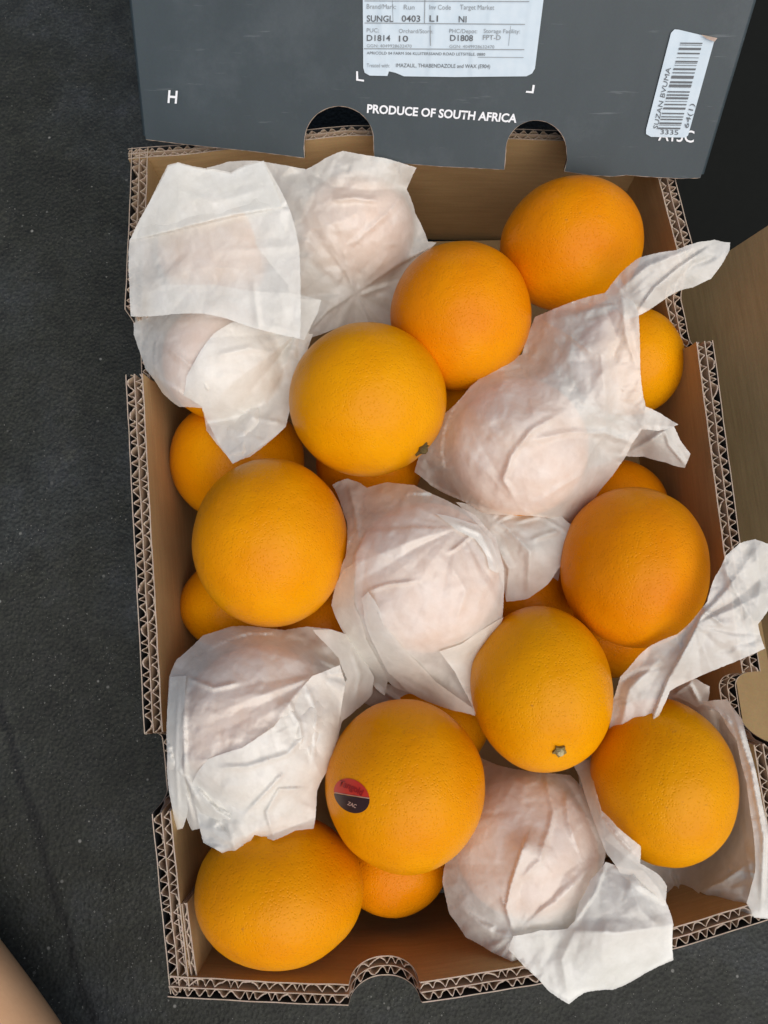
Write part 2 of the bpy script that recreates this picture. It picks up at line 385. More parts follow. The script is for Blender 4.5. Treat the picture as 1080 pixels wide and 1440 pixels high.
# ------------------------------------------------------------------ oranges
def orange_mesh(name, seed, r3, axis, mi):
    bm = bmesh.new(); bmesh.ops.create_icosphere(bm, subdivisions=6, radius=1)
    sv = Vector((seed * 3.1, seed * 1.7, seed * .9)); ax = axis.normalized()
    for v in bm.verts:
        d = v.co.normalized(); h = d.dot(ax)
        k = 1 + .020 * noise.noise(d * 1.3 + sv) + .007 * noise.noise(d * 3.2 + sv) + .0022 * noise.noise(d * 11 + sv)
        if h > .9: k -= .030 * ((h - .9) / .1) ** 1.6          # dimple round the stem end
        if h < -.97: k -= .008 * ((-h - .97) / .03)
        v.co = Vector((d.x * k * r3[0], d.y * k * r3[1], d.z * k * r3[2]))
    me = bpy.data.meshes.new(name); bm.to_mesh(me); bm.free()
    me.materials.append(M_OR[mi]); me.polygons.foreach_set('use_smooth', [True] * len(me.polygons))
    return me
oranges = {}
def calyx(parent, c, r, d, style, me=None):
    """little dried star and button seated in the dimple"""
    d = d.normalized(); t1 = d.orthogonal().normalized(); t2 = d.cross(t1)
    bv = bmesh.new(); bv.from_mesh(me); tr = BVHTree.FromBMesh(bv); bv.free()
    hit = tr.ray_cast(d * (r * 2), -d)[0]
    base = c + hit + d * .0004
    bm = bmesh.new(); n = 15; s = .0040 if style == 0 else .0048
    cv = bm.verts.new(base + d * .0009); ring = []
    for i in range(n):
        a = 2 * math.pi * i / n; rr = s * (1.0 if i % 3 == 0 else .68) * random.uniform(.85, 1.15)
        ring.append(bm.verts.new(base + (t1 * math.cos(a) + t2 * math.sin(a)) * rr + d * random.uniform(.0003, .0011)))
    low = [bm.verts.new(base + (v.co - base) * .9 - d * .0012) for v in ring]
    for i in range(n):
        bm.faces.new((cv, ring[i], ring[(i + 1) % n])); bm.faces.new((ring[i], low[i], low[(i + 1) % n], ring[(i + 1) % n]))
    o = from_bm('calyx', bm, M_CALYX if style == 0 else M_CALYXD, parent)
    bm = bmesh.new(); bmesh.ops.create_uvsphere(bm, u_segments=12, v_segments=8, radius=s * .5)
    for v in bm.verts: v.co = base + d * .0008 + v.co * random.uniform(.9, 1.1)
    from_bm('stem_button', bm, M_BUTTON if style == 0 else M_CALYXD, parent)
def axis_to(px, py, c, r):
    """direction from the centre to the surface point seen at a pixel"""
    d = ray(px, py); o = Vector((0, 0, CAMZ)) - c
    a = d.dot(d); b = 2 * d.dot(o); cc = o.dot(o) - r * r; disc = b * b - 4 * a * cc
    t = (-b - math.sqrt(max(disc, 0))) / (2 * a)
    return (o + d * t).normalized()
def orange(cx, cy, ax_, ay_, z, mi, label, seed, stem=None, style=0, name='orange', parent=None, group='loose oranges in the carton'):
    """ax_, ay_: half width and half height as surveyed, corrected for the wide-angle stretch of a ball off the optical axis"""
    tx, ty = (cx - 540) / F, (720 - cy) / F; rho2 = tx * tx + ty * ty; sec = math.sqrt(1 + rho2)
    D = depth_at(cx, cy, z); ta = (ax_ + ay_) / 2 / F
    f_ = 1 / (1 + ta * ta * 1.0)
    cx, cy = 540 + (cx - 540) * f_, 720 + (cy - 720) * f_
    ux, uy = (tx * tx / rho2, ty * ty / rho2)
    rx, ry = ax_ / F * D / (1 + (sec - 1) * ux), ay_ / F * D / (1 + (sec - 1) * uy)
    r3 = (rx, ry, (rx + ry) / 2); r = max(rx, ry); c = P(cx, cy, z)
    a = axis_to(*stem, c, r) if stem else Vector((random.uniform(-1, 1), random.uniform(-1, 1), -.6))
    me = orange_mesh(name, seed, r3, a, mi)
    o = bpy.data.objects.new(name, me); col.objects.link(o)
    if parent:
        o.parent = parent; o.location = c - parent.location
    else:
        o.location = c; tag(o, label, 'orange', group)
    if stem: calyx(o, c, r, a, style, me)
    return o, c, r
S1 = Vector((0, 1, -.1))
orange(805, 342, 101, 95, .112, 1, 'orange nearest the grey lid, at the back right under its arched notch', 1)
orange(648, 443, 98, 106, .112, 1, 'plain orange left of and below the one under the lid, touching the centre-left one', 2)
orange(517, 562, 110, 108, .118, 2, 'bright orange with its dark stem scar at lower right beside the big tissue wrap', 3, stem=(597, 633), style=1)
orange(380, 763, 109, 118, .114, 0, 'large bright orange at the left, above the tissue bundle by the left wall', 4)
orange(893, 798, 105, 113, .112, 1, 'deep reddish orange at the right wall, below the wide tissue wrap', 5)
orange(762, 970, 100, 117, .114, 2, 'orange showing a small dry star-shaped stem button near its lower edge', 6, stem=(789, 1062), style=0)
o7, c7, r7 = orange(570, 1107, 111, 123, .118, 0, 'orange wearing the red and black oval sticker', 7)
orange(392, 1256, 118, 110, .110, 0, 'orange in the front left corner, lying partly under the tissue bundle', 8)
orange(935, 1101, 103, 120, .110, 2, 'golden orange nested in an open sheet of tissue at the front right', 9)
orange(885, 508, 79, 78, .078, 2, 'yellow orange peeping out right of the twisted tissue by the right wall', 10)
orange(333, 648, 95, 88, .062, 0, 'lower-layer orange by the left wall under the pointed tissue tip', 11)
orange(332, 850, 80, 66, .056, 0, 'lower-layer orange at the left wall, beneath the large bright one', 12)
orange(668, 590, 76, 76, .060, 0, 'small glimpse of orange in the gap left of the widest tissue wrap', 13)
orange(868, 720, 74, 74, .058, 1, 'shaded orange half hidden above the deep reddish one at the right wall', 14)
orange(850, 880, 74, 74, .056, 1, 'shaded orange low in the gap between the stem-button one and the right tissue', 15)
orange(552, 1212, 79, 79, .058, 1, 'lower-layer orange by the front wall, beneath the stickered one', 16)
orange(520, 650, 75, 75, .055, 1, 'dim sliver of orange beneath the one with the dark stem scar', 17)
orange(455, 880, 70, 70, .052, 1, 'dim orange deep in the gap right of the large bright one', 18)
orange(612, 1010, 78, 78, .058, 0, 'dim orange almost buried beneath the pointed central tissue wrap', 41)
orange(742, 850, 76, 76, .054, 1, 'deep red-brown shaded orange in the centre gap between two tissue wraps', 19)
orange(300, 355, 78, 78, .090, 0, 'orange showing faintly through the folded square tissue flap at the back left', 20)

# sticker on the orange
def on_orange(px, py, lift):
    a = axis_to(px, py, c7, r7)
    h = a.dot(ax7)
    return c7 + a * (r7 * (1 + .05 * (h * h - .33)) + lift)
ax7 = axis_to(592, 1222, c7, r7)
st = tag(empty('fruit_sticker', on_orange(495, 1118, 0)), 'small oval fruit sticker, red above and black below, stuck on an orange', 'sticker')
bv = bmesh.new(); bv.from_mesh(o7.data); tree7 = BVHTree.FromBMesh(bv); bv.free()
def on7(px, py, lift):
    o_ = Vector((0, 0, CAMZ)) - c7; d = ray(px, py).normalized()
    hit, n, _, _ = tree7.ray_cast(o_, d)
    if hit is None: hit = axis_to(px, py, c7, r7) * r7; n = hit.normalized()
    return hit + c7 + hit.normalized() * lift
def sticker_half(name, pts, lift, mat, parent, name2=None):
    poly = [Vector(p) for p in pts]
    g = []
    xs = [p.x for p in poly]; ys = [p.y for p in poly]
    pp = list(poly); edges = [(i, (i + 1) % len(poly)) for i in range(len(poly))]
    from mathutils.geometry import intersect_point_tri_2d
    x = min(xs)
    while x < max(xs):
        y = min(ys)
        while y < max(ys):
            if inside(poly, x, y): pp.append(Vector((x, y)))
            y += 2.5
        x += 2.5
    v, e, f, *_ = delaunay_2d_cdt(pp, edges, [], 1, 1e-4)
    me = bpy.data.meshes.new(name); me.from_pydata([on7(p.x, p.y, lift) for p in v], [], f)
    return link(name, me, mat, parent, True)
def inside(poly, x, y, ):
    c = False; n = len(poly)
    for i in range(n):
        a, b = poly[i], poly[i - 1]
        if (a.y > y) != (b.y > y) and x < (b.x - a.x) * (y - a.y) / (b.y - a.y) + a.x: c = not c
    return c
def ell(t):      # tilted oval in survey pixels
    a = R(t); x, y = 27.5 * math.cos(a), 21.5 * math.sin(a); k = R(42)
    return (495 + x * math.cos(k) - y * math.sin(k), 1119 + x * math.sin(k) + y * math.cos(k))
full = [ell(t) for t in range(0, 360, 6)]
spl = lambda x: 1115 + (x - 471) * (1123 - 1115) / 49
top = [p for p in full if p[1] < spl(p[0])]; bot = [p for p in full if p[1] >= spl(p[0])]
def order(ps, c): return sorted(ps, key=lambda p: math.atan2(p[1] - c[1], p[0] - c[0]))
L_, R_ = (471.5, spl(471.5)), (520, spl(520))
sticker_half('red_half', order(top + [L_, R_], (495, 1110)), .00025, M_RED, st)
sticker_half('black_half', order(bot + [(L_[0], L_[1] + .4), (R_[0], R_[1] + .4)], (497, 1130)), .00025, M_BLACK, st)
def text_poly(txt, size=1.0, bold=0.0):
    cu = bpy.data.curves.new('t', 'FONT'); cu.body = txt; cu.size = size; cu.offset = bold; cu.resolution_u = 3
    to = bpy.data.objects.new('t', cu); col.objects.link(to)
    dg = bpy.context.evaluated_depsgraph_get(); me = bpy.data.meshes.new_from_object(to.evaluated_get(dg))
    bpy.data.objects.remove(to); bpy.data.curves.remove(cu); me.materials.clear()
    return me
def sticker_text(txt, p0, ang, width, mat, curve=0):
    me = text_poly(txt, 1, .03); xs = [v.co.x for v in me.vertices]; x0, x1 = min(xs), max(xs); k = width / (x1 - x0)
    for v in me.vertices:
        x, y = (v.co.x - x0) * k, v.co.y * k * 1.1
        u = x / width - .5; y -= curve * u * u * 4
        v.co = on7(p0[0] + x * math.cos(ang) + y * math.sin(ang), p0[1] + x * math.sin(ang) - y * math.cos(ang), .0005)
    link('lettering', me, mat, st)
sticker_text('Tangold', (477, 1103), R(24), 36, M_REDD, 2)
sticker_text('ZAC', (489, 1131), R(22), 13, M_PINK)
sticker_half('divider_line', [(472, 1113.6), (520, 1121.6), (520, 1123.2), (472, 1115.2)], .0005, M_PINK, st)

# ------------------------------------------------------------------ tissue paper
def tissue(name, outline, ctrl, spheres=(), creases=(), parent=None, amp=.0016, seed=0, step=2.1, clear=.0016, big=1.0, pleat=()):
    """a crumpled sheet. outline and ctrl: (x, y, z) survey points; spheres: (centre, radius) it is draped over;
    creases: (kind, [(x, y)...], height, width) with kind r = ridge, s = lapping edge, g = groove"""
    rs = np.random.RandomState(seed + 11)
    # outline resampled with slight irregularity
    O = []
    n = len(outline)
    for i in range(n):
        a = np.array(outline[i], float); b = np.array(outline[(i + 1) % n], float)
        L = np.hypot(*(b - a)[:2]); k = max(1, int(L / (step * .9)))
        nn = np.array([-(b - a)[1], (b - a)[0]]) / max(L, 1e-6)
        bow = rs.uniform(-.035, .035) * L
        for j in range(k):
            t = j / k; p = a + (b - a) * t
            p[:2] += nn * (bow * 4 * t * (1 - t) + (rs.uniform(-.3, .3) if 0 < j else 0)); O.append(p)
    O = np.array(O); poly = [Vector(p[:2]) for p in O]
    xs, ys = np.meshgrid(np.arange(O[:, 0].min(), O[:, 0].max(), step), np.arange(O[:, 1].min(), O[:, 1].max(), step))
    G = np.stack([xs.ravel(), ys.ravel()], 1) + rs.uniform(-.25 * step, .25 * step, (xs.size, 2))
    ins = np.zeros(len(G), bool)
    for i in range(len(O)):
        a, b = O[i], O[i - 1]
        if a[1] == b[1]: continue
        c = ((a[1] > G[:, 1]) != (b[1] > G[:, 1])) & (G[:, 0] < (b[0] - a[0]) * (G[:, 1] - a[1]) / (b[1] - a[1]) + a[0])
        ins ^= c
    G = G[ins]
    dmin = np.full(len(G), 1e9)
    for p in O: dmin = np.minimum(dmin, np.hypot(G[:, 0] - p[0], G[:, 1] - p[1]))
    G = G[dmin > step * .5]
    pts = [v for v in poly] + [Vector(g) for g in G]
    vv, ee, ff, *_ = delaunay_2d_cdt(pts, [(i, (i + 1) % len(poly)) for i in range(len(poly))], [], 1, 1e-4)
    V = np.array([(v.x, v.y) for v in vv])
    # base height: smooth interpolation of the given heights
    K = np.array([(*p[:2], p[2]) for p in outline] + [tuple(p) for p in ctrl], float)
    def phi(d2): return .5 * d2 * np.log(d2 + 1e-9)
    U = K[:, :2] / 100; n_ = len(K)
    A = phi(((U[:, None] - U[None]) ** 2).sum(2)) + np.eye(n_) * .04
    Pm = np.hstack([np.ones((n_, 1)), U])
    Mx = np.block([[A, Pm], [Pm.T, np.zeros((3, 3))]])
    sol = np.linalg.solve(Mx, np.concatenate([K[:, 2], np.zeros(3)]))
    Vu = V / 100
    z = phi(((Vu[:, None] - U[None]) ** 2).sum(2)) @ sol[:n_] + np.hstack([np.ones((len(V), 1)), Vu]) @ sol[n_:]
    rays = np.stack([(V[:, 0] - 540) / F, ((720 - V[:, 1]) / F) * CT + ST, ((720 - V[:, 1]) / F) * ST - CT], 1)
    D = (z - CAMZ) / rays[:, 2]
    # drape over fruit
    O0 = np.array([0, 0, CAMZ]); tight = np.zeros(len(V))
    d2r = (rays ** 2).sum(1)
    def near(c, r):
        m = np.array(c) - O0; D0 = rays @ m / d2r
        q = np.sqrt(((rays * D0[:, None] - m) ** 2).sum(1)) / r
        return D0, q
    for c, r in spheres:
        D0, rho = near(c, r + clear)
        r0 = .90; s0 = math.sqrt(1 - r0 * r0)
        gz = np.where(rho < r0, np.sqrt(np.maximum(1 - rho ** 2, 0)), s0 - (rho - r0) * r0 / s0)
        Ds = D0 - (r + clear) * gz / np.sqrt(d2r)
        k = .004
        h = np.clip(.5 + .5 * (D - Ds) / k, 0, 1)
        D = D + (Ds - D) * h - k * h * (1 - h)
        tight = np.maximum(tight, h * (rho < 1.05))
    # crumple: flat facets with crisp creases, three sizes
    cr = np.zeros(len(V))
    for size, a_, sub in ((62, 1.2 * big, 0), (27, .8, 1), (12, .36, 2), (6.5, .15, 3)):
        size *= rs.uniform(.9, 1.15)
        lo = V.min(0) - 1.5 * size; hi = V.max(0) + 1.5 * size
        nx, ny = (np.ceil((hi - lo) / size)).astype(int) + 1
        gx, gy = np.meshgrid(np.arange(nx), np.arange(ny))
        Sx = (np.stack([gx.ravel(), gy.ravel()], 1) + rs.uniform(-.48, .48, (nx * ny, 2))) * size + lo
        hh = rs.normal(0, 1, nx * ny)
        tv, te, tf, tov, *_ = delaunay_2d_cdt([Vector(p) for p in Sx], [], [], 0, 1e-6)
        tvv = np.array([(v.x, v.y) for v in tv]); hv = np.array([hh[o_[0]] if len(o_) else 0 for o_ in tov])
        # gentle areas and crumpled areas
        soft = .35 + .65 * (.5 + .5 * np.sin(V[:, 0] / 53 + seed * 1.9) * np.sin(V[:, 1] / 47 + seed * 2.7)) if sub else 1.0
        for f in tf:
            A_, B_, C_ = tvv[f[0]], tvv[f[1]], tvv[f[2]]
            mn = np.minimum(np.minimum(A_, B_), C_); mx = np.maximum(np.maximum(A_, B_), C_)
            m = np.where((V[:, 0] >= mn[0]) & (V[:, 0] <= mx[0]) & (V[:, 1] >= mn[1]) & (V[:, 1] <= mx[1]))[0]
            if not len(m): continue
            den = (B_[1] - C_[1]) * (A_[0] - C_[0]) + (C_[0] - B_[0]) * (A_[1] - C_[1])
            if abs(den) < 1e-9: continue
            q = V[m]
            l1 = ((B_[1] - C_[1]) * (q[:, 0] - C_[0]) + (C_[0] - B_[0]) * (q[:, 1] - C_[1])) / den
            l2 = ((C_[1] - A_[1]) * (q[:, 0] - C_[0]) + (A_[0] - C_[0]) * (q[:, 1] - C_[1])) / den
            l3 = 1 - l1 - l2
            ok = (l1 >= -1e-6) & (l2 >= -1e-6) & (l3 >= -1e-6)
            mm = m[ok]; val = a_ * (l1 * hv[f[0]] + l2 * hv[f[1]] + l3 * hv[f[2]])[ok]
            cr[mm] = cr[mm] * 1 + val * (soft[mm] if sub else 1) - 0
    D = D - amp * cr * (1.05 - .4 * tight)
    # pleats fanning out from where the sheet is gathered
    for gx, gy, n_p, a_p, rmin, rmax in pleat:
        dx, dy = V[:, 0] - gx, V[:, 1] - gy; rad = np.hypot(dx, dy); th = np.arctan2(dy, dx)
        th = th + .035 * np.sin(rad / 41 + seed) + .008 * np.sin(rad / 15 + 2 * seed)
        knots = -math.pi + (np.arange(n_p) + rs.uniform(.12, .88, n_p)) * 2 * math.pi / n_p; knots = np.concatenate([knots, [knots[0] + 2 * math.pi]])
        hk = rs.uniform(-1, 1, n_p) * np.where(np.arange(n_p) % 2 == 0, 1, -1); hk = np.concatenate([hk, [hk[0]]])
        tw = np.where(th < knots[0], th + 2 * math.pi, th)
        tw = np.where(tw > knots[-1], tw - 2 * math.pi, tw)
        hv_ = np.interp(tw, knots, hk)
        fall = np.clip((rad - 4) / rmin, 0, 1) * np.clip((rmax - rad) / (rmax * .6), 0, 1)
        part = .35 + .65 * np.clip(.5 + 1.2 * np.sin(th * 2.3 + seed * 1.3), 0, 1)      # some sides lie flatter
        D = D - a_p * .92 * hv_ * fall * part
    # deliberate folds
    for kind, line, hgt, wid in creases:
        bestd = np.full(len(V), 1e9); side = np.zeros(len(V)); tt = np.zeros(len(V))
        L = np.array(line, float); tot = len(L) - 1
        for i in range(tot):
            a, b = L[i], L[i + 1]; ab = b - a; l2 = (ab ** 2).sum()
            u = np.clip(((V - a) * ab).sum(1) / l2, 0, 1)
            q = a + u[:, None] * ab; dd = np.hypot(*(V - q).T)
            sd = ab[0] * (V[:, 1] - a[1]) - ab[1] * (V[:, 0] - a[0])
            m = dd < bestd; bestd = np.where(m, dd, bestd); side = np.where(m, sd, side); tt = np.where(m, (i + u) / tot, tt)
        endf = np.clip(np.minimum(tt, 1 - tt) * 6, 0.15, 1)
        hgt *= .75; wid *= .62
        if kind == 'r': D = D - hgt * endf * np.clip(1 - bestd / wid, 0, 1) ** 1.3
        elif kind == 'g': D = D + hgt * endf * np.clip(1 - bestd / wid, 0, 1) ** 1.3
        else:
            f = np.where(side > 0, np.clip(1 - bestd / wid, 0, 1) ** 1.2, np.clip(1 - bestd / 3.0, 0, 1))
            D = D - hgt * endf * f
    for c, r in spheres:                 # never below the peel
        D0, rho = near(c, r)
        lim = D0 - (r + .0005) * np.sqrt(np.maximum(1 - np.minimum(rho, 1) ** 2, 0)) / np.sqrt(d2r)
        D = np.where(rho < 1.0, np.minimum(D, lim), D)
    X = rays * D[:, None] + np.array([0, 0, CAMZ])
    me = bpy.data.meshes.new(name)
    me.from_pydata(X.tolist(), [], [tuple(reversed(f)) for f in ff])
    o = link(name, me, M_TIS, parent, True)
    return o

def wrapped(cx, cy, rpx, z, label, seed, mi=0):
    c = P(cx, cy, z); t = tag(empty('wrapped_orange', c), label, 'wrapped orange', 'oranges wrapped in white tissue')
    o, c, r = orange(cx, cy, rpx, rpx, z, mi, None, seed, name='fruit', parent=t)
    return t, c, r * 1.03

Z = .115
# 1 back left, with square folded flap
t, c, r = wrapped(312, 508, 84, .098, 'tissue-wrapped orange at the back left, its paper folded into a big square flap', 31); t1, t1c, t1r = t, c, r
tissue('tissue_wrap', [(184, 420, .10), (188, 470, .095), (205, 520, .08), (228, 552, .075), (252, 572, .075), (284, 574, .085), (290, 605, .104), (305, 625, .112), (327, 652, .116),
        (352, 642, .116), (398, 604, .108), (412, 560, .09), (420, 520, .10), (432, 478, .115), (448, 432, .125), (452, 422, .125), (405, 412, .12), (300, 400, .12), (230, 400, .115)],
       [(310, 500, .12), (230, 520, .09), (350, 600, .112)], [(c, r)],
       [('s', [(270, 520), (285, 492), (330, 452)], .003, 30), ('r', [(395, 505), (375, 560), (345, 600)], .003, 16), ('r', [(345, 600), (340, 640)], .002, 10),
        ('s', [(205, 520), (260, 555), (300, 572), (370, 575)], .0025, 24), ('r', [(225, 480), (275, 520), (300, 560)], .0025, 16), ('g', [(372, 590), (330, 625)], .002, 8),
        ('r', [(410, 480), (398, 540), (360, 570)], .002, 9)], t, pleat=[(430, 470, 34, .0022, 40, 280), (300, 640, 20, .0014, 30, 150)], seed=1)
tissue('tissue_flap', [(182, 338, .130), (212, 280, .142), (236, 232, .15), (250, 228, .152), (300, 238, .15), (325, 243, .15), (345, 232, .152), (371, 226, .155),
        (395, 268, .155), (414, 315, .155), (421, 350, .152), (422, 476, .145), (385, 468, .142), (330, 452, .140), (285, 441, .138), (240, 442, .134), (184, 445, .124), (182, 400, .124)],
       [(300, 350, .148), (300, 290, .150), (250, 400, .138), (300, 410, .142), (390, 440, .147)], [],
       [('s', [(395, 291), (330, 302), (265, 318), (182, 338)], .0042, 70), ('r', [(290, 355), (420, 345)], .001, 22), ('r', [(190, 400), (290, 375), (350, 380)], .0015, 30),
        ('r', [(365, 470), (355, 390)], .0012, 14)], t, amp=.0007, seed=2, big=.8)
tissue('folded_layer', [(183, 337, .1325), (212, 281, .1445), (237, 234, .1525), (250, 230, .1545), (300, 240, .1525), (325, 245, .1525), (345, 234, .1545), (370, 228, .1575), (396, 290, .157), (330, 301, .1535), (265, 317, .147)],
       [(300, 270, .154)], [], [('r', [(230, 260), (300, 285), (380, 262)], .001, 18)], t, amp=.0005, seed=20)
tissue('tissue_corner', [(418, 420, .128), (452, 422, .130), (447, 440, .130), (428, 478, .133), (415, 476, .130)], [], [], [], t, amp=.0005, seed=3)
tissue('folded_layer', [(258, 556, .085), (262, 530, .09), (280, 497, .11), (300, 470, .12), (330, 452, .12), (400, 462, .12), (440, 470, .118), (420, 540, .105), (402, 600, .112), (360, 632, .118), (328, 652, .119), (306, 622, .115), (290, 590, .104), (284, 572, .085)],
       [], [(t1c, t1r)], [('r', [(300, 500), (350, 490), (405, 500)], .0015, 12), ('r', [(330, 575), (370, 590), (398, 595)], .002, 9)], t1, amp=.0013, pleat=[(420, 465, 30, .002, 20, 220)], seed=21, clear=.003)
# 2 behind it, in the shade of the lid
t, c, r = wrapped(502, 322, 80, .086, 'tissue-wrapped orange at the back, half in the shade of the grey lid', 32)
tissue('tissue_wrap', [(290, 236, .112), (318, 228, .115), (360, 226, .118), (430, 238, .118), (455, 224, .122), (482, 212, .125), (540, 222, .124), (586, 236, .122), (578, 252, .112), (572, 266, .104),
        (584, 300, .098), (602, 340, .096), (614, 341, .100), (590, 360, .096), (572, 380, .088), (568, 410, .080), (548, 460, .072), (500, 456, .076), (452, 470, .086), (415, 480, .09), (405, 400, .10), (330, 300, .11)],
       [(500, 320, .12), (440, 420, .095), (500, 430, .085), (560, 290, .11)], [(c, r)],
       [('r', [(464, 281), (500, 279), (535, 283)], .0035, 12), ('s', [(612, 343), (560, 372), (500, 412)], .0035, 40), ('r', [(500, 412), (488, 385), (485, 350)], .002, 12),
        ('s', [(500, 412), (460, 438), (430, 470)], .002, 30), ('r', [(500, 340), (545, 300), (575, 265)], .002, 14), ('g', [(430, 238), (470, 262), (520, 268), (570, 262)], .003, 18),
        ('r', [(505, 415), (550, 400)], .002, 10)], t, pleat=[(500, 412, 30, .0022, 40, 260)], seed=4, amp=.0014)
# 3 wide wrap with a twisted tail
t, c, r = wrapped(732, 630, 96, .108, 'orange in a wide tissue wrap with a twisted tail reaching over the right wall', 33)
tissue('tissue_wrap', [(583, 664, .085), (590, 640, .09), (603, 612, .10), (625, 582, .11), (660, 545, .118), (700, 512, .12), (734, 498, .118), (742, 470, .118), (752, 446, .12), (790, 430, .128), (850, 412, .142),
        (872, 392, .148), (890, 420, .155), (898, 440, .156), (900, 500, .150), (905, 560, .142), (908, 572, .14), (930, 582, .138), (954, 597, .135), (925, 606, .13), (902, 604, .128), (888, 625, .120), (878, 645, .112),
        (862, 668, .104), (840, 695, .096), (826, 715, .092), (812, 745, .088), (800, 735, .09), (770, 728, .092), (720, 724, .094), (680, 722, .094), (640, 700, .092), (605, 682, .088)],
       [(735, 620, .15), (800, 500, .148), (830, 560, .148), (850, 450, .150), (780, 480, .142), (680, 590, .14)], [(c, r)],
       [('r', [(726, 705), (708, 675), (720, 640), (748, 605), (795, 578)], .0036, 13), ('r', [(735, 622), (800, 608), (850, 608), (893, 624)], .0034, 14), ('s', [(852, 608), (830, 640), (820, 660)], .0016, 14),
        ('r', [(815, 470), (845, 500), (852, 560), (850, 610)], .0036, 30), ('g', [(850, 430), (870, 480), (855, 520)], .003, 20), ('r', [(754, 446), (800, 470), (838, 500)], .0025, 14),
        ('g', [(742, 495), (790, 520), (820, 560)], .002, 25), ('r', [(830, 660), (780, 690), (740, 715)], .002, 12), ('s', [(583, 670), (640, 700), (690, 722)], .002, 16),
        ('r', [(873, 400), (880, 470), (897, 520)], .002, 12)], t, pleat=[(885, 425, 40, .0020, 60, 420), (720, 705, 24, .0016, 30, 160)], seed=5, amp=.0015, big=1.2)
tissue('tissue_tail', [(850, 414, .142), (866, 392, .150), (884, 374, .158), (900, 362, .162), (950, 352, .166), (985, 340, .168), (1005, 337, .168), (1027, 341, .168), (1026, 352, .168), (1015, 372, .166), (1000, 392, .162),
        (975, 404, .158), (955, 409, .155), (930, 424, .152), (898, 444, .150), (880, 450, .148)],
       [(940, 380, .168), (900, 405, .160)], [],
       [('s', [(895, 440), (920, 405), (955, 375), (1000, 345)], .004, 26), ('r', [(866, 412), (910, 375), (985, 345)], .003, 14), ('g', [(940, 405), (975, 372), (1010, 360)], .002, 10)], t, pleat=[(880, 420, 30, .0016, 20, 200)], seed=6, amp=.0006)
tissue('tissue_tuft', [(872, 640, .105), (888, 612, .115), (905, 598, .122), (948, 600, .124), (956, 618, .12), (971, 638, .115), (963, 658, .112), (935, 650, .105), (905, 642, .10)],
       [(920, 620, .125)], [], [('r', [(880, 640), (910, 622), (945, 600)], .004, 12), ('s', [(965, 655), (940, 625), (935, 605)], .003, 12)], t, seed=7, amp=.0008)
tissue('tissue_flap', [(640, 706, .105), (690, 716, .108), (740, 720, .108), (790, 726, .108), (806, 740, .11), (810, 762, .112), (800, 785, .11), (785, 800, .108), (770, 822, .104), (742, 842, .10), (712, 846, .10), (700, 800, .105), (690, 760, .108)],
       [(750, 770, .116)], [], [('r', [(700, 730), (745, 775), (742, 840)], .003, 14), ('r', [(790, 745), (745, 760)], .0025, 12), ('s', [(712, 846), (715, 800), (695, 760)], .003, 18), ('r', [(722, 735), (760, 725), (800, 750)], .002, 8)], t, pleat=[(690, 740, 26, .0022, 20, 170)], seed=8, amp=.001)
tissue('tissue_tip', [(742, 838, .078), (790, 795, .085), (784, 822, .08), (786, 856, .076), (765, 846, .075)], [], [], [], t, amp=.0005, seed=9)
# 4 centre
t, c, r = wrapped(598, 812, 104, .112, 'tissue-wrapped orange mid-carton, its paper coming to a point beside the stem-button orange', 34)
tissue('tissue_wrap', [(467, 682, .085), (488, 673, .09), (508, 680, .095), (516, 686, .098), (545, 678, .102), (582, 682, .10), (625, 702, .10), (668, 724, .10), (697, 755, .10), (708, 795, .10), (708, 850, .10),
        (706, 872, .10), (698, 895, .10), (684, 925, .10), (667, 942, .104), (668, 1006, .108), (640, 998, .10), (622, 990, .092), (600, 982, .085), (575, 975, .08), (558, 968, .08), (545, 958, .085), (541, 978, .09), (528, 968, .09), (512, 940, .085),
        (492, 905, .08), (474, 872, .08), (466, 852, .08), (472, 822, .085), (486, 782, .09), (488, 735, .088), (478, 705, .085)],
       [(600, 810, .150), (590, 940, .10), (640, 950, .108)], [(c, r)],
       [('s', [(668, 1000), (610, 962), (570, 918), (538, 880), (520, 832)], .0045, 36), ('s', [(545, 962), (512, 905), (496, 840), (500, 780), (520, 740)], .0035, 22),
        ('r', [(516, 832), (545, 822), (590, 817)], .0028, 8), ('s', [(635, 735), (668, 738), (690, 765), (700, 800)], .004, 16), ('r', [(636, 742), (660, 748), (672, 745), (640, 772), (628, 778)], .0028, 7),
        ('r', [(622, 918), (640, 945), (662, 985)], .003, 12), ('r', [(706, 868), (690, 905), (668, 945)], .0025, 14), ('r', [(630, 790), (655, 830), (640, 880)], .0015, 14),
        ('g', [(600, 960), (560, 920), (535, 890)], .0025, 10), ('r', [(490, 680), (500, 720), (505, 760)], .003, 10), ('r', [(690, 880), (630, 900), (600, 925)], .0015, 20)], t, pleat=[(645, 742, 36, .0022, 45, 300), (660, 990, 22, .0016, 30, 160)], seed=10, amp=.0013)
tissue('folded_layer', [(518, 832, .13), (528, 846, .13), (540, 880, .12), (572, 918, .115), (612, 958, .112), (668, 998, .113), (668, 1007, .113), (640, 1000, .104), (600, 986, .09), (570, 970, .088), (545, 945, .09), (525, 905, .10), (512, 868, .11), (508, 842, .12)],
       [], [(c, r)], [('g', [(560, 950), (610, 978)], .001, 8)], t, amp=.0006, pleat=[(668, 1003, 16, .0012, 30, 220)], seed=25, clear=.0034)
tissue('folded_layer', [(484, 800, .10), (500, 790, .12), (498, 850, .11), (515, 900, .10), (545, 958, .09), (541, 979, .09), (512, 940, .088), (490, 902, .085), (474, 872, .085), (466, 850, .085), (472, 822, .09)],
       [], [(c, r)], [], t, amp=.0006, seed=26, clear=.0026)
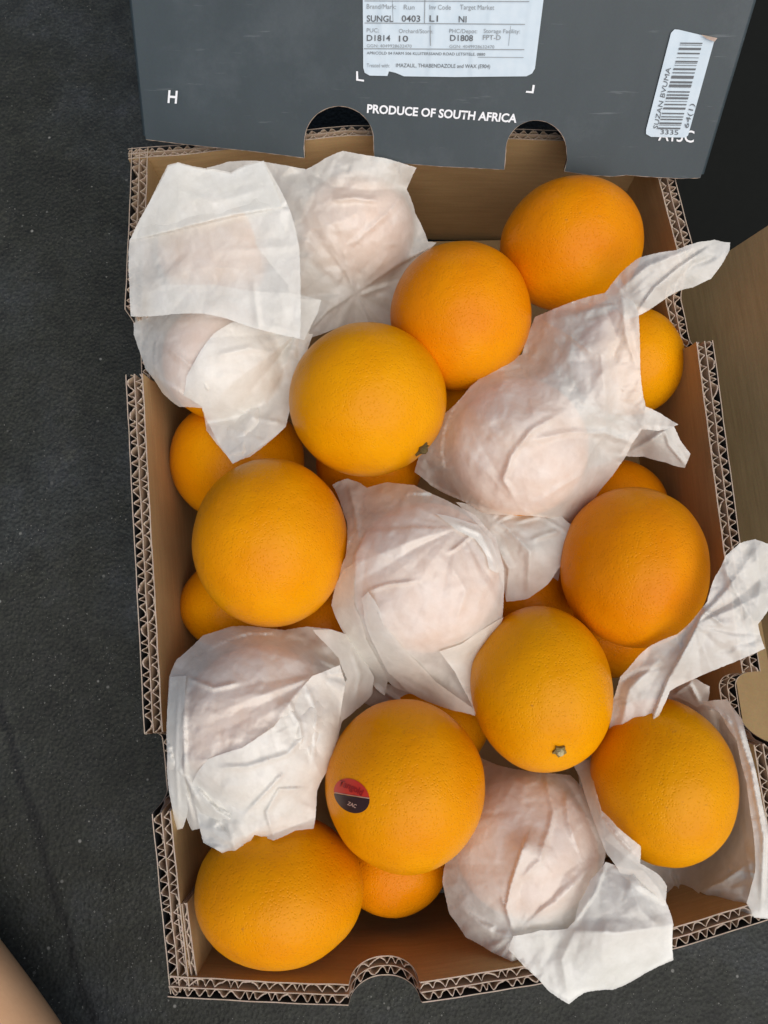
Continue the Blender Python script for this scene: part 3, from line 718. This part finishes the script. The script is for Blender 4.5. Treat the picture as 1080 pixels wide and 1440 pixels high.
tissue('folded_layer', [(612, 722, .12), (640, 728, .122), (672, 738, .118), (692, 760, .112), (706, 795, .108), (700, 806, .11), (688, 800, .118), (684, 782, .122), (668, 758, .126), (640, 744, .128)],
       [], [(c, r)], [('r', [(640, 736), (675, 750), (695, 790)], .003, 8)], t, amp=.001, seed=27, clear=.004)
tissue('folded_layer', [(618, 916, .12), (650, 905, .118), (708, 868, .11), (698, 895, .11), (684, 925, .11), (667, 944, .112), (669, 1006, .116), (655, 975, .116), (640, 945, .118)],
       [], [(c, r)], [('r', [(690, 882), (660, 935)], .0016, 8)], t, amp=.0006, seed=28, clear=.003)
# 5 front left
t, c, r = wrapped(362, 1018, 110, .112, 'crumpled tissue-wrapped orange by the left wall, above the front left corner orange', 35)
tissue('tissue_wrap', [(238, 952, .09), (248, 928, .09), (285, 894, .088), (325, 881, .09), (365, 882, .095), (400, 886, .098), (432, 881, .10), (462, 884, .10), (492, 892, .095), (510, 920, .088), (525, 950, .085), (524, 975, .085), (505, 995, .09), (482, 1012, .10),
        (474, 1050, .10), (458, 1088, .104), (444, 1110, .108), (444, 1145, .115), (440, 1163, .118), (415, 1166, .12), (385, 1180, .122), (355, 1172, .122), (345, 1192, .122), (334, 1209, .122), (312, 1198, .12), (288, 1184, .115), (282, 1165, .105), (270, 1168, .10), (262, 1150, .095), (258, 1163, .095), (248, 1166, .092),
        (242, 1125, .09), (236, 1070, .088), (235, 1000, .088)],
       [(362, 1018, .152), (350, 1150, .128), (400, 1130, .13), (300, 1120, .125), (495, 950, .10), (250, 1050, .095)], [(c, r)],
       [('r', [(262, 950), (258, 1020), (260, 1090), (285, 1140)], .004, 10), ('r', [(262, 952), (300, 968), (338, 960)], .0028, 10), ('s', [(445, 890), (478, 920), (490, 955), (482, 1010)], .005, 26),
        ('s', [(492, 952), (470, 938), (445, 925)], .003, 16), ('r', [(440, 925), (455, 960), (430, 985)], .003, 18), ('r', [(292, 1068), (345, 1050), (385, 1020), (410, 985), (450, 930)], .0035, 22), ('r', [(404, 982), (420, 1015), (424, 1045)], .0025, 9),
        ('s', [(270, 1100), (305, 1140), (360, 1172)], .004, 30), ('r', [(340, 1148), (375, 1112)], .003, 10), ('r', [(380, 1180), (372, 1140), (395, 1108), (440, 1110)], .0035, 14), ('g', [(365, 1110), (420, 1070), (455, 1020)], .002, 12),
        ('s', [(250, 1070), (262, 1115), (275, 1165)], .003, 14), ('r', [(300, 1075), (350, 1080), (400, 1065)], .002, 10), ('r', [(432, 1040), (440, 1090), (440, 1140)], .002, 12)], t, pleat=[(470, 945, 36, .0024, 50, 280)], seed=11, amp=.0017, big=1.1)
tissue('folded_layer', [(440, 886, .12), (465, 885, .115), (492, 893, .105), (510, 920, .10), (526, 952, .098), (522, 978, .098), (503, 996, .10), (480, 1015, .105), (476, 985, .115), (488, 955, .115), (476, 925, .12), (458, 905, .122)],
       [], [(c, r)], [('r', [(492, 905), (506, 950), (500, 985)], .002, 9)], t, amp=.001, seed=29, clear=.003)
tissue('folded_layer', [(268, 1108, .118), (278, 1085, .125), (292, 1068, .13), (340, 1052, .135), (385, 1022, .14), (410, 985, .145), (440, 950, .14), (478, 935, .13), (486, 960, .125), (474, 1040, .12), (458, 1088, .116), (446, 1112, .12), (444, 1145, .124), (441, 1165, .126), (415, 1168, .128), (385, 1182, .13), (358, 1174, .13), (346, 1194, .13), (334, 1211, .13), (310, 1198, .128), (286, 1185, .124), (278, 1150, .12)],
       [(362, 1100, .145), (330, 1160, .135)], [(c, r)], [('r', [(300, 1080), (350, 1078), (405, 1060), (460, 1000)], .003, 12), ('r', [(345, 1145), (378, 1110), (400, 1085)], .0032, 9), ('s', [(385, 1180), (374, 1142), (392, 1110), (442, 1108)], .003, 16), ('r', [(404, 990), (422, 1020), (426, 1055)], .0022, 8), ('r', [(290, 1120), (320, 1160), (334, 1205)], .002, 12),
        ('r', [(430, 965), (445, 1000), (440, 1080)], .002, 10)], t, amp=.0015, pleat=[(330, 1190, 32, .0024, 30, 220), (450, 950, 26, .0018, 30, 200)], seed=30, clear=.0032)
tissue('folded_layer', [(237, 985, .10), (240, 952, .102), (262, 950, .112), (258, 1020, .112), (256, 1080, .108), (266, 1120, .104), (262, 1150, .10), (257, 1165, .098), (247, 1167, .096), (240, 1125, .094), (235, 1060, .096)],
       [], [(c, r)], [('r', [(252, 960), (247, 1060), (252, 1150)], .0016, 7)], t, amp=.0006, seed=31, clear=.0026)
# 6 front, with a large turned-out flap
t, c, r = wrapped(742, 1195, 100, .094, 'tissue-wrapped orange at the front whose paper spills over the front wall', 36); t6, t6c, t6r = t, c, r
tissue('tissue_wrap', [(672, 1064, .07), (700, 1076, .078), (760, 1086, .085), (802, 1090, .088), (822, 1112, .088), (838, 1150, .088), (852, 1190, .095), (850, 1212, .10), (835, 1250, .11), (815, 1300, .118), (780, 1335, .115), (720, 1352, .108),
        (690, 1338, .10), (655, 1318, .09), (632, 1285, .082), (622, 1240, .08), (632, 1190, .08), (660, 1130, .08), (680, 1100, .075)],
       [(742, 1190, .14), (740, 1310, .118)], [(c, r)],
       [('s', [(722, 1310), (712, 1275), (718, 1245), (732, 1200), (742, 1175)], .0045, 24), ('r', [(728, 1240), (760, 1210), (770, 1165)], .003, 14), ('r', [(795, 1110), (800, 1160), (820, 1215)], .0035, 14), ('r', [(722, 1310), (705, 1260)], .003, 8),
        ('r', [(745, 1290), (780, 1270), (812, 1240), (835, 1215)], .0028, 16), ('r', [(765, 1085), (778, 1140), (768, 1190)], .0025, 12), ('g', [(790, 1090), (820, 1140), (842, 1200)], .003, 14), ('r', [(640, 1270), (690, 1310), (722, 1318)], .003, 14)], t, pleat=[(725, 1312, 34, .0024, 40, 300)], seed=12, amp=.0013)
tissue('tissue_flap', [(722, 1316, .120), (760, 1308, .122), (798, 1306, .125), (808, 1295, .130), (815, 1268, .132), (830, 1238, .132), (852, 1212, .128), (882, 1222, .130), (905, 1224, .132), (925, 1248, .132), (936, 1268, .132), (947, 1300, .132), (947, 1350, .128), (905, 1370, .126),
        (862, 1392, .124), (822, 1396, .122), (800, 1412, .120), (770, 1392, .12), (738, 1360, .118), (715, 1335, .114)],
       [(850, 1330, .138), (870, 1270, .138)], [],
       [('r', [(945, 1302), (870, 1312), (800, 1310)], .0035, 34), ('s', [(852, 1215), (838, 1255), (800, 1308)], .002, 26), ('r', [(812, 1300), (790, 1350), (800, 1405)], .002, 20), ('r', [(880, 1225), (900, 1280), (930, 1305)], .002, 20),
        ('s', [(888, 1222), (900, 1245), (932, 1265)], .002, 12)], t, pleat=[(845, 1225, 26, .0018, 40, 280)], seed=13, amp=.0007)
tissue('folded_layer', [(728, 1320, .117), (800, 1309, .123), (870, 1311, .131), (945, 1300, .129), (945, 1348, .125), (904, 1368, .123), (862, 1390, .121), (822, 1394, .119), (800, 1408, .117), (770, 1389, .117), (740, 1357, .115)],
       [(850, 1340, .133)], [], [], t, amp=.0006, seed=34)
tissue('tissue_strip', [(803, 1070, .092), (830, 1068, .095), (836, 1105, .115), (846, 1140, .128), (868, 1163, .135), (901, 1190, .138), (900, 1214, .136), (925, 1229, .138), (938, 1246, .138), (936, 1275, .132), (905, 1262, .132), (872, 1228, .13), (854, 1202, .128), (832, 1145, .115), (815, 1092, .10)],
       [], [], [('r', [(832, 1090), (846, 1150), (895, 1205)], .003, 8)], t, amp=.0004, seed=14)

# 7 open sheet round the golden orange
t = tag(empty('tissue_sheet', P(950, 1120, .06)), 'open crumpled tissue sheet cupped round the golden orange at the front right', 'tissue paper')
tissue('cupped_sheet', [(940, 968, .078), (965, 985, .085), (978, 992, .10), (1000, 985, .112), (1022, 984, .118), (1042, 1012, .125), (1055, 1060, .128), (1066, 1110, .130), (1078, 1160, .132), (1092, 1230, .13), (1085, 1290, .12), (1055, 1288, .118), (1030, 1280, .108), (1008, 1266, .098),
        (984, 1254, .088), (980, 1262, .086), (991, 1280, .082), (965, 1284, .080), (945, 1285, .078), (925, 1240, .08), (895, 1215, .08), (850, 1180, .08), (815, 1110, .08), (810, 1070, .085), (850, 1050, .07), (900, 1000, .065)],
       [(936, 1101, .055), (1010, 1060, .07), (1000, 1180, .065), (950, 1235, .066), (870, 1100, .065), (1045, 1200, .112), (1040, 1100, .10), (960, 1250, .074)], [],
       [('s', [(975, 995), (1020, 1000), (1042, 1060), (1060, 1140), (1068, 1200), (1064, 1280)], .005, 26), ('r', [(944, 1222), (955, 1250), (968, 1282)], .004, 7), ('s', [(984, 1254), (1015, 1240), (1050, 1215)], .004, 24),
        ('r', [(1040, 1150), (1050, 1200), (1062, 1270)], .003, 10), ('r', [(1005, 1180), (1030, 1230)], .003, 14), ('r', [(1022, 1020), (1030, 1090), (1035, 1150)], .003, 12), ('g', [(1005, 1000), (1022, 1060), (1030, 1120)], .003, 10)], t, pleat=[(985, 1255, 30, .002, 30, 240)], seed=15, amp=.0012)
tissue('folded_layer', [(985, 986, .108), (1022, 983, .126), (1044, 1012, .132), (1058, 1065, .135), (1070, 1120, .137), (1085, 1180, .138), (1098, 1230, .136), (1090, 1292, .124), (1060, 1290, .122), (1050, 1270, .12), (1062, 1225, .13), (1058, 1160, .134), (1050, 1100, .134), (1036, 1040, .13), (1012, 1002, .118)],
       [], [], [('r', [(1030, 1000), (1056, 1080), (1074, 1180), (1070, 1280)], .003, 10), ('r', [(1000, 992), (1030, 1020)], .003, 8)], t, amp=.0007, seed=35)
tissue('gap_crumple', [(500, 945, .072), (540, 960, .08), (570, 968, .082), (600, 985, .08), (625, 1000, .078), (590, 1012, .07), (540, 1000, .07), (505, 985, .07)], [], [], [('r', [(520, 960), (560, 985), (600, 990)], .004, 9)], t, amp=.001, seed=36)
tissue('twisted_corner', [(856, 1038, .115), (860, 990, .118), (872, 952, .122), (898, 922, .128), (915, 908, .134), (952, 892, .145), (972, 874, .152), (995, 845, .156), (1005, 812, .158), (1020, 782, .16), (1040, 764, .16), (1062, 758, .16), (1085, 766, .16), (1098, 800, .158), (1085, 850, .154), (1066, 878, .152),
        (1076, 912, .150), (1020, 936, .142), (960, 962, .13), (942, 972, .126), (932, 995, .126), (920, 1025, .126), (908, 1047, .126), (880, 1043, .12)],
       [(1000, 880, .155), (1050, 820, .158), (900, 980, .130), (950, 920, .145)], [],
       [('s', [(908, 1045), (922, 1000), (940, 955), (968, 905), (982, 875), (990, 855)], .005, 30), ('r', [(985, 855), (1003, 868), (1020, 880)], .003, 10), ('r', [(1015, 790), (1040, 840), (1062, 880)], .0045, 24), ('r', [(870, 1040), (885, 970), (930, 925)], .003, 22),
        ('g', [(1000, 920), (1040, 905), (1070, 900)], .002, 16), ('r', [(1062, 760), (1070, 820), (1062, 878)], .002, 18), ('g', [(872, 960), (900, 945), (940, 935)], .002, 10)], t, pleat=[(975, 880, 34, .0024, 30, 220)], seed=16, amp=.0009)
tissue('inner_crumple', [(932, 960, .09), (955, 955, .10), (980, 955, .11), (998, 965, .11), (996, 985, .105), (980, 995, .10), (955, 982, .09), (942, 980, .085)], [], [], [('r', [(945, 978), (970, 962), (985, 990)], .004, 8)], t, amp=.001, seed=17)

# ------------------------------------------------------------------ grey lid leaning on the back wall
LB = P(205, 197, .1225); RB = P(985, 251, .1225)
u_ = (RB - LB).normalized()
fwd = Vector((-u_.y, u_.x, 0)).normalized()           # away from the camera
up_ = (fwd * math.cos(R(46)) + Vector((0, 0, 1)) * math.sin(R(46))).normalized()
LN = u_.cross(up_).normalized();
if LN.dot(Vector((0, 0, CAMZ)) - LB) < 0: LN = -LN
def lp(px, py, lift=0.0):
    q = on_plane(px, py, LB, LN); return q + LN * lift
lid = tag(empty('carton_lid', (LB + RB) / 2), 'dark grey printed carton lid with two arched notches, leaning on the back wall', 'lid')
def arc(cx, cy, rx, ry, a0, a1, n, rot=0):
    return [(cx + rx * math.cos(R(a0 + (a1 - a0) * i / n)), cy - ry * math.sin(R(a0 + (a1 - a0) * i / n))) for i in range(n + 1)]
edge = [(205, 196), (230, 199), (262, 203), (300, 207), (350, 212), (398, 218), (428, 222), (427, 208)] + arc(477, 198, 49, 49, 175, 8, 22) + [(526, 212), (527, 229), (570, 230), (620, 234), (665, 236), (709, 238.5)] + \
       arc(754, 212, 43, 43, 182, 8, 20) + [(798, 225), (794, 241), (830, 246), (862, 248), (880, 246), (920, 249), (960, 251), (985, 250)]
LW = (RB - LB).length
topL = lp(185, 0); topR = lp(1060, 0)
dl = (topL - LB).normalized(); dr = (topR - RB).normalized()
outline = [lp(*e) for e in edge] + [RB + dr * .26, LB + dl * .26]
# the left edge bends slightly near the bottom
o0 = LB
pl2 = [Vector(((p - o0).dot(u_), (p - o0).dot(up_))) for p in outline]
v2, e2, f2, *_ = delaunay_2d_cdt(pl2, [(i, (i + 1) % len(pl2)) for i in range(len(pl2))], [], 1, 1e-6)
bm = bmesh.new()
fr = [bm.verts.new(o0 + u_ * v.x + up_ * v.y) for v in v2]
for f in f2: bm.faces.new([fr[i] for i in f])
bm.normal_update()
for f in bm.faces:
    if f.normal.dot(LN) < 0: f.normal_flip()
ext = bmesh.ops.extrude_face_region(bm, geom=list(bm.faces))
for v in ext['geom']:
    if isinstance(v, bmesh.types.BMVert): v.co -= LN * .0045
bmesh.ops.recalc_face_normals(bm, faces=bm.faces)
me = bpy.data.meshes.new('front_panel'); bm.to_mesh(me); bm.free()
me.materials.append(M_PRINT); me.materials.append(M_PRINTD)
for p in me.polygons:
    if Vector(p.normal).dot(LN) < .9: p.material_index = 1
front = link('front_panel', me, None, lid)
def tube(name, pts, r, mat, parent, n=5):
    bm = bmesh.new(); rings = []
    for i, p in enumerate(pts):
        t = (pts[min(i + 1, len(pts) - 1)] - pts[max(i - 1, 0)]).normalized(); a = t.cross(LN).normalized(); b = LN
        rr = r * random.uniform(.5, 1.5)
        rings.append([bm.verts.new(p + (a * math.cos(2 * math.pi * k / n) + b * math.sin(2 * math.pi * k / n)) * rr) for k in range(n)])
    for r0, r1 in zip(rings, rings[1:]):
        for k in range(n): bm.faces.new((r0[k], r0[(k + 1) % n], r1[(k + 1) % n], r1[k]))
    return from_bm(name, bm, mat, parent, True)
tube('raw_edge', polyline([lp(*e, -.0004) for e in edge], .002), .00033, M_EDGE, front)
# side panels going back and down
for (a, d, sgn) in ((LB, dl, -1), (RB, dr, 1)):
    bm = bmesh.new()
    back = -LN * .165
    q = [a + d * .004, a + d * .26, a + d * .26 + back, a + d * .004 + back]
    th = u_ * (sgn * .0045)
    # a small rounded shoulder where the side folds away
    vs = [bm.verts.new(p - LN * .0046 - th * 0.0) for p in q] + [bm.verts.new(p - LN * .0046 - th) for p in q]
    bm.faces.new(vs[:4]); bm.faces.new(vs[7:3:-1])
    for i in range(4): bm.faces.new((vs[i], vs[4 + i], vs[4 + (i + 1) % 4], vs[(i + 1) % 4]))
    bmesh.ops.recalc_face_normals(bm, faces=bm.faces)
    from_bm('side_panel', bm, M_PRINTD, lid)
    sh = []
    bm = bmesh.new(); prev = None
    for k in range(7):
        an = R(90 * k / 6); off = u_ * (sgn * (.0032 * math.sin(an) - .0008)) - LN * (.0001 + .0045 * (1 - math.cos(an)))
        cur = (bm.verts.new(a + off + d * .002), bm.verts.new(a + off + d * .26))
        if prev: bm.faces.new((prev[0], prev[1], cur[1], cur[0]))
        prev = cur
    from_bm('fold_edge', bm, M_PRINT, lid, True)
# top panel of the tray
bm = bmesh.new()
a, b = LB + dl * .2585, RB + dr * .2585
vs = [bm.verts.new(p) for p in (a - LN * .0046, b - LN * .0046, b - LN * .165, a - LN * .165)]
bm.faces.new(vs); from_bm('top_panel', bm, M_PRINTD, lid)

def quad_on_lid(name, pts, lift, mat, parent, th=.0003, label=None):
    pp = [lp(*p, lift) for p in pts]
    bm = bmesh.new()
    q2 = [Vector(((p - o0).dot(u_), (p - o0).dot(up_))) for p in pp]
    v, e, f, *_ = delaunay_2d_cdt(q2, [(i, (i + 1) % len(q2)) for i in range(len(q2))], [], 1, 1e-7)
    vs = [bm.verts.new(o0 + u_ * p.x + up_ * p.y + LN * lift) for p in v]
    for ff_ in f:
        fc = bm.faces.new([vs[i] for i in ff_]); fc.normal_update()
        if fc.normal.dot(LN) < 0: fc.normal_flip()
    o = from_bm(name, bm, mat, parent)
    if label: o['label'] = label
    return o
def lid_text(txt, x0, y0, x1, y1, hpx, mat, parent, lift=.0006, bold=.0, name='lettering', shear=0):
    """text whose baseline runs between two survey points on the lid; cap height in pixels"""
    A, B = lp(x0, y0, lift), lp(x1, y1, lift)
    me = text_poly(txt, 1, bold); xs = [v.co.x for v in me.vertices]; a, b = min(xs), max(xs)
    ux = (B - A) / (b - a)
    dn = Vector((x1 - x0, y1 - y0)).normalized(); nx, ny = dn.y, -dn.x
    H_ = lp(x0 + nx * hpx, y0 + ny * hpx, lift) - A
    for v in me.vertices: v.co = A + ux * (v.co.x - a) + H_ * (v.co.y / .72)
    me.flip_normals() if False else None
    return link(name, me, mat, parent)
lid_text('PRODUCE OF SOUTH AFRICA', 516, 158, 726, 172, 12, M_WHITE, front, bold=.03)
lid_text('H', 236, 144, 249, 145, 18, M_WHITE, front, bold=.02)
lid_text('A15C', 925, 197, 975, 200, 17, M_WHITE, front, bold=.012)
for pts in ([(501, 100), (503.5, 100), (504, 111), (512, 112), (512, 114.5), (501, 113)], [(749, 119), (752, 119.5), (750, 131), (739, 130), (740, 127.5), (747.5, 128)]):
    quad_on_lid('corner_mark', pts, .0006, M_WHITE, front)
# shipping label
lab = tag(empty('shipping_label', lp(630, 60)), 'large white printed shipping label with rounded corners stuck on the grey lid', 'label')
quad_on_lid('label_paper', [(510, -60), (511, 95), (513, 102), (520, 106), (545, 106.5), (547, 100), (556, 102), (568, 107), (640, 108), (740, 107), (748, 103), (752, 96), (764, 0), (770, -60)], .0008, M_LABEL, lab)
pad = .0012
def T(txt, x0, y0, x1, h, mat=M_INK, bold=.0, sl=.012): lid_text(txt, x0, y0, x1, y0 + (x1 - x0) * sl, h, mat, lab, pad, bold)
T('Brand/Mark:', 516, 12, 557, 7, M_INKG); T('Run', 568, 13, 583, 7, M_INKG); T('Inv Code', 604, 13, 634, 7, M_INKG); T('Target Market', 647, 13, 695, 7, M_INKG)
T('SUNGL', 516, 30, 553, 9, bold=.012); T('0403', 565, 30, 591, 9, bold=.012); T('L1', 604, 30, 616, 9, bold=.012); T('NI', 645, 31, 656, 9, bold=.012)
T('PUC:', 516, 45, 533, 6, M_INKG); T('Orchard/Store:', 561, 46, 609, 6, M_INKG); T('PHC/Depot:', 632, 46, 671, 6, M_INKG); T('Storage Facility:', 680, 46, 731, 6, M_INKG)
T('D1814', 516, 57, 549, 8.5, bold=.012); T('10', 561, 58, 574, 8.5, bold=.012); T('D1808', 633, 57, 665, 8.5, bold=.012); T('FPT-D', 679, 55.5, 704, 7, M_INKG, .01)
T('GGN: 4049928632470', 516, 66, 579, 4.5, M_INKG); T('GGN: 4049928632470', 632, 67, 695, 4.5, M_INKG)
T('APRICOLD 04 FARM 506 KLUITERSSAND ROAD LETSITELE, 0880', 516, 76, 682, 4, M_INK)
T('Treated with:', 516, 94, 548, 5.5, M_INKG); T('IMAZALIL, THIABENDAZOLE and WAX (E904)', 557, 94, 689, 5.5, M_INK)
def rule(x0, y0, x1, y1, w_=.6, mat=M_INKG):
    if abs(x1 - x0) > abs(y1 - y0): q = [(x0, y0 - w_), (x1, y1 - w_), (x1, y1 + w_), (x0, y0 + w_)]
    else: q = [(x0 - w_, y0), (x0 + w_, y0), (x1 + w_, y1), (x1 - w_, y1)]
    quad_on_lid('rule', q, pad, mat, lab)
rule(513, 1, 744, 2); rule(513, 32, 738, 34); rule(512, 68, 737, 69.5); rule(598, -20, 597, 32.5); rule(605, 36, 605.5, 64); rule(552, 0, 553, 31, .3); rule(718, 36, 715, 64, .3); rule(672, 80, 736, 80.5, .4)
# barcode sticker
bar = tag(empty('barcode_sticker', lp(955, 110)), 'narrow white barcode sticker stuck at a slant on the right of the grey lid', 'sticker')
A0, A1, A2, A3 = (948, 41), (1006, 55), (966, 193), (908, 190)
quad_on_lid('sticker_paper', [(943, 46), (948, 41), (954, 41.5), (985, 49), (1004, 56), (967, 190), (963, 193), (915, 192), (908, 188), (908, 182)], .0009, M_LABEL, bar)
quad_on_lid('lifted_corner', [(984, 48), (1007, 53), (1003, 58), (992, 54)], .0022, M_EDGE, bar)
bx = Vector((-37, 138)).normalized()
rb = random.Random(4); s = 0
yy = 59.0; 
for k, (y, wd) in enumerate([(59.5, 1.6), (62.6, .7), (66.6, 3.2), (73.6, 2.0), (80.2, .8), (85, 2.0), (88, .7), (91, .8), (95.4, 2.6), (101, 1.6), (105.8, 4.2), (113.6, 2.8), (118.2, 3), (121.6, .7), (127.6, 1.8), (132, 2.0), (136, 2.8), (141.5, .8), (145.4, 1.8), (150.4, 2.8), (158, 1.8), (162.8, 1.5), (166.4, 1.8), (171.4, 2.4), (175, .7), (178.6, 2.2)]):
    x = 956 + (y - 59.5) * (925 - 956) / 120; wpx = 31
    quad_on_lid('barcode_bar', [(x, y), (x + wpx, y + .4), (x + wpx - wd * .26, y + wd + .4), (x - wd * .26, y + wd)], .0013, M_INK, bar)
lid_text('3335', 928, 188, 953, 189, 7, M_INK, bar, .0013, .0)
lid_text('SUZAN BVUMA', 924, 181, 943, 95, 6.5, M_INK, bar, .0013, .0)
lid_text('64(1)', 967, 180, 976, 146, 6.5, M_INK, bar, .0013, .0)

# ------------------------------------------------------------------ brown board beside the carton on the right
brd = tag(empty('cardboard_tray', P(1100, 600, 0)), 'second empty brown cardboard tray standing to the right of the carton', 'tray')
def slab(name, corners, th, mat, parent):
    c = [Vector(p) for p in corners]; n = (c[1] - c[0]).cross(c[3] - c[0]).normalized()
    if n.z < 0: n = -n
    bm = bmesh.new(); a = [bm.verts.new(p) for p in c]; b = [bm.verts.new(p - n * th) for p in c]
    bm.faces.new(a); bm.faces.new(b[::-1])
    for i in range(4): bm.faces.new((a[i], b[i], b[(i + 1) % 4], a[(i + 1) % 4]))
    bmesh.ops.recalc_face_normals(bm, faces=bm.faces)
    return from_bm(name, bm, mat, parent)
wa, wz = P(955, 280, RIM), P(1124, 1272, RIM)
wa, wz = Vector((wa.x + .004, wa.y, 0)), Vector((wz.x + .004, wz.y, 0)); wd = (wz - wa).normalized(); wn = Vector((-wd.y, wd.x, 0))
if wn.x < 0: wn = -wn
def tp(s_, off, z): q = wa + wd * s_ + wn * off; return (q.x, q.y, z)
slab('side_wall', [tp(.022, .0, .008), tp(.40, .0, .008), tp(.40, .046, .135), tp(.022, .046, .135)], .004, M_KRAFT, brd)
slab('near_flap', [tp(.235, .004, .070), tp(.36, .004, .070), tp(.36, .10, .078), tp(.235, .10, .078)], .004, M_KRAFT, brd)
slab('shade_sheet', [tp(-.30, .002, .012), tp(.020, .002, .012), tp(.020, .20, .02), tp(-.30, .20, .02)], .004, M_SHADE, brd)  # added black sheet, its colour painting the shadowed ground beyond the tray

# ------------------------------------------------------------------ bare foot and shin of the person crouching at the near left corner
def leg():
    me = bpy.data.meshes.new('person')
    f = Vector((-.72, .69, 0)); sd = Vector((.69, .72, 0)); ball = Vector((-.272, -.190, .030))
    pts = [Vector((-.20, -.62, .36)), Vector((-.17, -.42, .43)), Vector((-.165, -.36, .30)), Vector((-.14, -.335, .10)), ball - f * .13 + Vector((0, 0, .022)), ball - f * .06 + Vector((0, 0, .012)), ball,
           Vector((-.118, -.345, .035))]
    rad = [(.075, .075), (.055, .055), (.052, .052), (.037, .037), (.040, .034), (.045, .030), (.047, .024), (.034, .032)]
    ed = [(0, 1), (1, 2), (2, 3), (3, 4), (4, 5), (5, 6), (3, 7)]
    for k, (o_, l_, r_) in enumerate(((.030, .058, .012), (.010, .056, .008), (-.006, .050, .0075), (-.021, .043, .007), (-.034, .034, .0065))):
        b = len(pts)
        pts += [ball + sd * o_ * .8 + f * .018 + Vector((0, 0, -.008)), ball + sd * o_ + f * l_ * .75 + Vector((0, 0, -.012)), ball + sd * o_ + f * l_ + Vector((0, 0, -.019))]
        rad += [(r_ * 1.2, r_ * 1.2), (r_, r_), (r_ * .9, r_ * .8)]; ed += [(6, b), (b, b + 1), (b + 1, b + 2)]
    me.from_pydata(pts, ed, [])
    o = bpy.data.objects.new('person', me); col.objects.link(o)
    md = o.modifiers.new('skin', 'SKIN'); md.use_smooth_shade = True
    for i, v in enumerate(me.skin_vertices[0].data): v.radius = rad[i]; v.use_root = (i == 0)
    sb = o.modifiers.new('sub', 'SUBSURF'); sb.levels = 3; sb.render_levels = 3
    me.materials.append(skin_mat())
    tag(o, 'bare skin of a person crouching at the near left corner of the picture', 'person')
leg()
